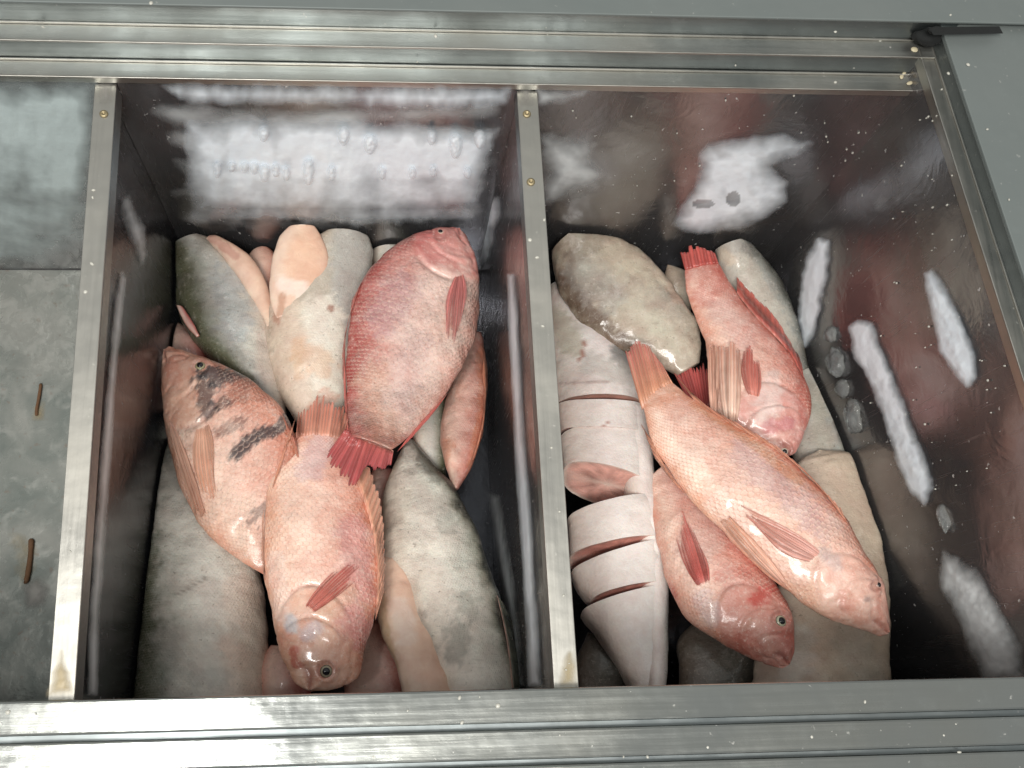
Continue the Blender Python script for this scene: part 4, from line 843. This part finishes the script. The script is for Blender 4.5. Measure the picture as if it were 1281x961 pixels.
# R1 headless grey body
st = [(726, 286, 690, 314), (768, 297, 694, 348), (806, 320, 713, 388), (837, 350, 742, 420), (864, 390, 782, 440), (876, 425, 820, 455), (874, 455, 848, 470)]
simple('headless_fish', st, [-.318, -.322, -.335], .031, 'brown', 'headless grey brown body at the back left of the right bin', G_GREY, (True, False), seed=50, scale_n=80, scales=.3, cutcol=(.38, .34, .29), prof=[(0, .8), (.3, 1), (.75, .8), (1, .4)], rough=.0038, pn=.2,
       marks=[([(706, 350), (733, 388), (762, 416), (800, 438)], 15, (.15, .10, .07), .85, .6), ([(800, 400), (830, 425), (850, 440)], 30, (.58, .52, .43), .5, .9), ([(725, 340), (760, 370)], 26, (.38, .36, .33), .6, .6), ([(830, 340), (850, 370)], 12, (.52, .38, .30), .6, .7), ([(750, 360)], 9, (.25, .23, .20), .5, .6), ([(770, 310), (820, 345)], 20, (.56, .48, .38), .6, .8), ([(745, 300), (720, 318)], 14, (.30, .25, .20), .6, .8)])
# R2 upper red fish
st = [(992, 571, 980, 568), (1008, 536, 940, 552), (1014, 505, 905, 527), (1006, 475, 890, 492), (986, 440, 886, 457), (955, 404, 880, 425), (926, 370, 867, 390), (908, 345, 858, 355), (898, 328, 856, 335)]
z = [-.305, -.30, -.305, -.315]; r = root_of('red_fish', st, z, 'red fish with its tail up at the back of the right bin', G_RED)
b = loft('body', st, z, .032, 'red', M_RED, r, gill=.30, eye=(981, 562, 6), seed=51, tailcol=(.44, .09, .07), scale_n=50, headcol=(.58, .30, .27),
     marks=[([(900, 350), (880, 370)], 16, (.50, .12, .09), .6, .6), ([(965, 480), (960, 520)], 18, (.70, .58, .54), .6, .8), ([(900, 390), (930, 420)], 18, (.58, .34, .31), .5, .5), ([(910, 460), (905, 510)], 15, (.74, .54, .44), .7, .4), ([(985, 430), (1005, 480), (1008, 530)], 10, (.46, .13, .10), .6, .6), ([(960, 535), (985, 530)], 10, (.48, .16, .18), .6, .8)])
eye_at(b, r, 981, 563, 5.2, (.55, .50, .40))
fin('dorsal_fin', r, [(922, 366), (945, 395), (985, 438), (1006, 476)], [(922, 340), (944, 362), (978, 406), (1002, 446)], 14, (.46, .10, .08), (.48, .12, .09), seed=52, zr=-.310, zt=-.318, ragged=.3, lift=.001)
fin('pectoral_fin', r, [(934, 496), (953, 500)], [(926, 425), (936, 422), (950, 445)], 8, (.62, .22, .17), (.46, .08, .065), seed=53, ragged=.34, bulge=.3, gap=.4, curl=-.08)
fin('pelvic_fin', r, [(900, 530), (930, 530)], [(898, 424), (912, 418), (926, 430)], 6, (.80, .54, .42), (.70, .32, .23), seed=54, ragged=.15, gap=.35, thin=.0, ridge=.0012)
fin('pelvic_fin', r, [(886, 515), (900, 528)], [(884, 432), (892, 415), (899, 425)], 4, (.74, .42, .32), (.68, .32, .23), seed=55, ragged=.2, zr=-.297, zt=-.30, thin=.0)
fin('tail_fin', r, [(857, 338), (878, 334), (899, 330)], [(850, 310), (868, 303), (893, 312)], 10, (.42, .07, .055), (.44, .075, .06), seed=56, zr=-.312, zt=-.310, ragged=.3)
# R6 lower red fish
st = [(993, 824, 982, 839), (993, 785, 946, 827), (980, 745, 898, 802), (952, 705, 860, 774), (921, 670, 838, 737), (896, 635, 824, 690), (871, 600, 815, 642), (850, 570, 810, 600)]
z = [-.305, -.305, -.315, -.34]; r = root_of('red_fish', st, z, 'red fish with an upright red fin, lying under the long red fish', G_RED)
b = loft('body', st, z, .032, 'red', M_RED, r, gill=.34, eye=(975, 776, 9), seed=57, scale_n=52, headcol=(.52, .20, .16),
     marks=[([(962, 740), (945, 752)], 11, (.50, .07, .055), .75, 1.0), ([(900, 720), (930, 715)], 12, (.50, .14, .11), .5, .8), ([(930, 800), (950, 815)], 18, (.48, .13, .09), .6, .6), ([(870, 690), (890, 650)], 30, (.58, .40, .35), .6, .5), ([(835, 735), (842, 745)], 7, (.52, .10, .07), .8, .5), ([(880, 750), (890, 770)], 15, (.56, .44, .46), .5, .5)])
eye_at(b, r, 975, 777, 7.6, (.42, .42, .30))
fin('pectoral_fin', r, [(868, 738), (894, 727)], [(838, 648), (846, 620), (861, 650)], 10, (.46, .09, .075), (.52, .16, .13), seed=58, ragged=.34, gap=.95, ridge=.0016, bulge=.1, taper=.2, thin=.75)
# R5 long red fish on top
st = [(1114, 786, 1107, 798), (1107, 746, 1070, 788), (1086, 700, 1020, 764), (1056, 648, 968, 728), (1016, 600, 915, 677), (971, 562, 870, 632), (926, 535, 838, 591), (886, 512, 818, 556), (856, 490, 808, 522), (839, 478, 803, 500)]
z = [-.285, -.272, -.262, -.262, -.268]; r = root_of('red_fish', st, z, 'long pale red fish lying diagonally on top in the right bin', G_RED)
b = loft('body', st, z, .036, 'pale', M_RED, r, gill=.27, eye=(1095, 733, 6), seed=59, tailcol=(.62, .29, .18), scale_n=48, headcol=(.70, .44, .36), rough=.0028,
     marks=[([(930, 570), (980, 610), (1030, 660)], 20, (.48, .34, .36), .5, 1.0), ([(850, 530), (880, 560), (920, 600)], 20, (.60, .36, .30), .4, .6), ([(900, 630), (940, 670), (1000, 715)], 22, (.72, .50, .42), .6, .5), ([(1040, 660), (1055, 690)], 16, (.70, .46, .38), .5, .6), ([(1060, 750), (1080, 772)], 13, (.60, .26, .19), .5, .8), ([(1030, 690), (1045, 705)], 10, (.48, .42, .42), .5, .7), ([(1084, 750)], 5, (.22, .18, .18), .6, .3),
            ([(870, 505), (930, 545), (1000, 600)], 8, (.58, .26, .14), .6, .6), ([(1100, 765), (1108, 785)], 7, (.60, .24, .18), .5, .8)])
eye_at(b, r, 1096, 733, 4.6, (.30, .20, .16))
fin('pectoral_fin', r, [(1036, 690), (1014, 708)], [(905, 618), (912, 624), (930, 646)], 9, (.62, .32, .27), (.52, .18, .13), seed=60, ragged=.34, curl=-.10, bulge=.4)
fin('pelvic_fin', r, [(990, 728), (966, 726)], [(908, 640), (900, 640), (893, 646)], 6, (.72, .42, .32), ORF, seed=61, ragged=.2, bulge=.2)
fin('anal_fin', r, [(858, 618), (834, 586), (816, 552)], [(842, 604), (815, 566), (801, 528)], 9, ORF, (.58, .25, .17), seed=62, zr=-.268, zt=-.276, ragged=.2, lift=.001)
fin('dorsal_fin', r, [(868, 500), (905, 525), (960, 556), (1020, 604), (1060, 655)], [(836, 456), (872, 498), (940, 536), (1006, 586), (1050, 632)], 24, ORF, (.56, .22, .15), seed=63, zr=-.264, zt=-.278, ragged=.3, lift=.001, split=.2)
fin('tail_fin', r, [(801, 506), (822, 492), (842, 480)], [(781, 438), (796, 424), (826, 452)], 13, (.62, .29, .17), (.48, .12, .12), seed=64, zr=-.264, zt=-.26, ragged=.08, k=22, gap=.55, ridge=.0014)

# ---------------------------------------------------------------- ice chunks, flecks
for k, (px, py, rr, sq, lb) in enumerate([(1048, 452, .017, (.6, 1.1, .9), 'cloudy lump of ice frozen to the right wall below the short glare streak'), (1056, 486, .012, (.7, 1, 1), 'small lump of ice in the middle of the row on the right wall'), (1070, 520, .017, (.6, 1.3, .8), 'longest lump of ice on the right wall beside the grey fish'), (1040, 418, .010, (.7, 1, 1), 'smallest bit of ice at the top of the row on the right wall'), (1182, 648, .0095, (.6, 1.6, .7), 'glossy frozen drip alone between the two lower glare streaks on the right wall')]):
    p = on_plane(np.array(float(px)), np.array(float(py)), RW0, RWn) + RWn * rr * .12
    o = lump('ice_chunk', p, rr, M_ICE, 60 + k, sq); tag(o, lb, 'ice', 'ice lumps on the right wall')
def flecks(name, pts, mat, label, rr=.0016, seed=0):
    V = []; Fc = []; g = np.random.default_rng(seed)
    for (px, py, z) in pts:
        p = at(px, py, z); r0 = rr * g.uniform(.6, 1.5); a0 = g.uniform(0, 6.28); q = g.uniform(.5, 1); k = 8; b0 = len(V)
        for rad, hh in ((1, 0), (.85, .0007), (.4, .0011)):
            for i in range(k):
                a = a0 + i * 2 * math.pi / k; x, y = math.cos(a) * rad * r0, math.sin(a) * rad * r0 * q
                V.append(p + V3(x * math.cos(a0) - y * math.sin(a0), x * math.sin(a0) + y * math.cos(a0), hh))
        for j in (0, 1):
            for i in range(k): Fc.append([b0 + j * k + i, b0 + j * k + (i + 1) % k, b0 + (j + 1) * k + (i + 1) % k, b0 + (j + 1) * k + i])
        Fc.append([b0 + 2 * k + i for i in range(k)])
    o = mesh(name, V, Fc, mat, None, True); tag(o, label, kind='stuff'); return o
fp = [(54, 34, z2), (545, 45, z2), (683, 32, z2), (685, 43, z2), (735, 35, z2), (774, 22, z2 + .01), (1010, 36, z2 + .01), (1030, 37, z2 + .01), (1045, 39, z2 + .01), (1050, 48, z2), (1098, 46, z2), (1101, 50, z2), (522, 78, z1 + .01), (700, 73, z1 + .01), (1068, 84, z1 + .008), (1045, 103, z1), (920, 82, z1 + .01), (189, 4, z3), (1189, 19, z3), (1211, 81, zr + hr + .003), (1235, 162, zr + hr + .003), (1162, 60, zr), (1166, 69, zr), (1170, 68, zr), (1187, 92, zr + .01), (1178, 112, zr), (1204, 170, zr), (1262, 250, zr + hr + .003)]
fp += [(10, 891, z1), (45, 893, z1), (575, 873, z1), (600, 872, z1), (510, 889, z1), (578, 904, z1), (623, 883, z1), (587, 923, z1), (467, 947, z1), (422, 938, z1), (395, 953, z1), (700, 920, z1), (1180, 920, z1), (1195, 906, z1), (780, 947, z1), (810, 947, z1), (1015, 922, z1), (885, 935, z1), (1200, 941, z1), (1082, 878, z1)]
fp += [(116, 247, 0), (117, 238, 0), (115, 330, 0), (107, 365, 0), (88, 690, 0), (663, 300, 0), (681, 275, 0), (690, 560, 0), (700, 640, 0), (705, 745, 0), (712, 830, 0), (708, 838, 0), (679, 408, 0), (672, 322, 0)]
flecks('scale_flecks', fp, M_FLAKE, 'dried fish scales and crumbs scattered on the rails and divider caps', .0016, 1)
def wall_flecks(name, par_label, spots, plane, mat, rr, seed):
    V = []; Fc = []; g = np.random.default_rng(seed); p0, n = plane; tx = np.cross(n, V3(0, 0, 1)); tx /= np.linalg.norm(tx); ty = np.cross(n, tx)
    for px, py in spots:
        c = on_plane(np.array(px, float), np.array(py, float), p0, n); r0 = rr * g.uniform(.4, 1.3); q = g.uniform(.35, 1); a0 = g.uniform(-.5, .5); b0 = len(V)
        for rad, hh in ((1, .001), (.6, .0022)):
            for i in range(7):
                a = i * 2 * math.pi / 7; x, y = math.cos(a) * rad * r0 * q, math.sin(a) * rad * r0
                V.append(c + tx * (x * math.cos(a0) - y * math.sin(a0)) + ty * (x * math.sin(a0) + y * math.cos(a0)) + n * hh)
        for i in range(7): Fc.append([b0 + i, b0 + (i + 1) % 7, b0 + 7 + (i + 1) % 7, b0 + 7 + i])
        Fc.append([b0 + 7 + i for i in range(7)])
    o = mesh(name, V, Fc, mat, None, True); tag(o, par_label, kind='stuff')
g_ = np.random.default_rng(5)
sp_r = [(1150 + 60 * g_.random() - 100 * t_ * g_.random(), 130 + 330 * t_) for t_ in g_.random(26)] + [(1090 + 170 * g_.random(), 420 + 200 * g_.random()) for _ in range(22)]
wall_flecks('wall_flecks', 'pale scale flecks stuck on the right wall of the freezer', sp_r, PR, M_FLAKE, .0014, 3)
wall_flecks('wall_flecks', 'pale scale flecks stuck on the back wall of the right bin', [(700 + 420 * g_.random(), 118 + 130 * g_.random()) for _ in range(18)] + [(1000 + 120 * g_.random(), 150 + 60 * g_.random()) for _ in range(14)], PB, M_FLAKE, .0014, 4)
cf = [(1134, 82, z1 + .008), (1136, 86, z1 + .005), (1131, 92, z1 + .002), (1138, 104, z1 + .003), (1146, 126, z1 - .02), (1144, 62, z2), (1128, 96, z1 + .001), (1150, 136, -.03), (1142, 140, -.03)]
flecks('corner_crumbs', cf, M_CRUMB, 'yellowish crumbs caught in the dirty back corner', .0032, 2)
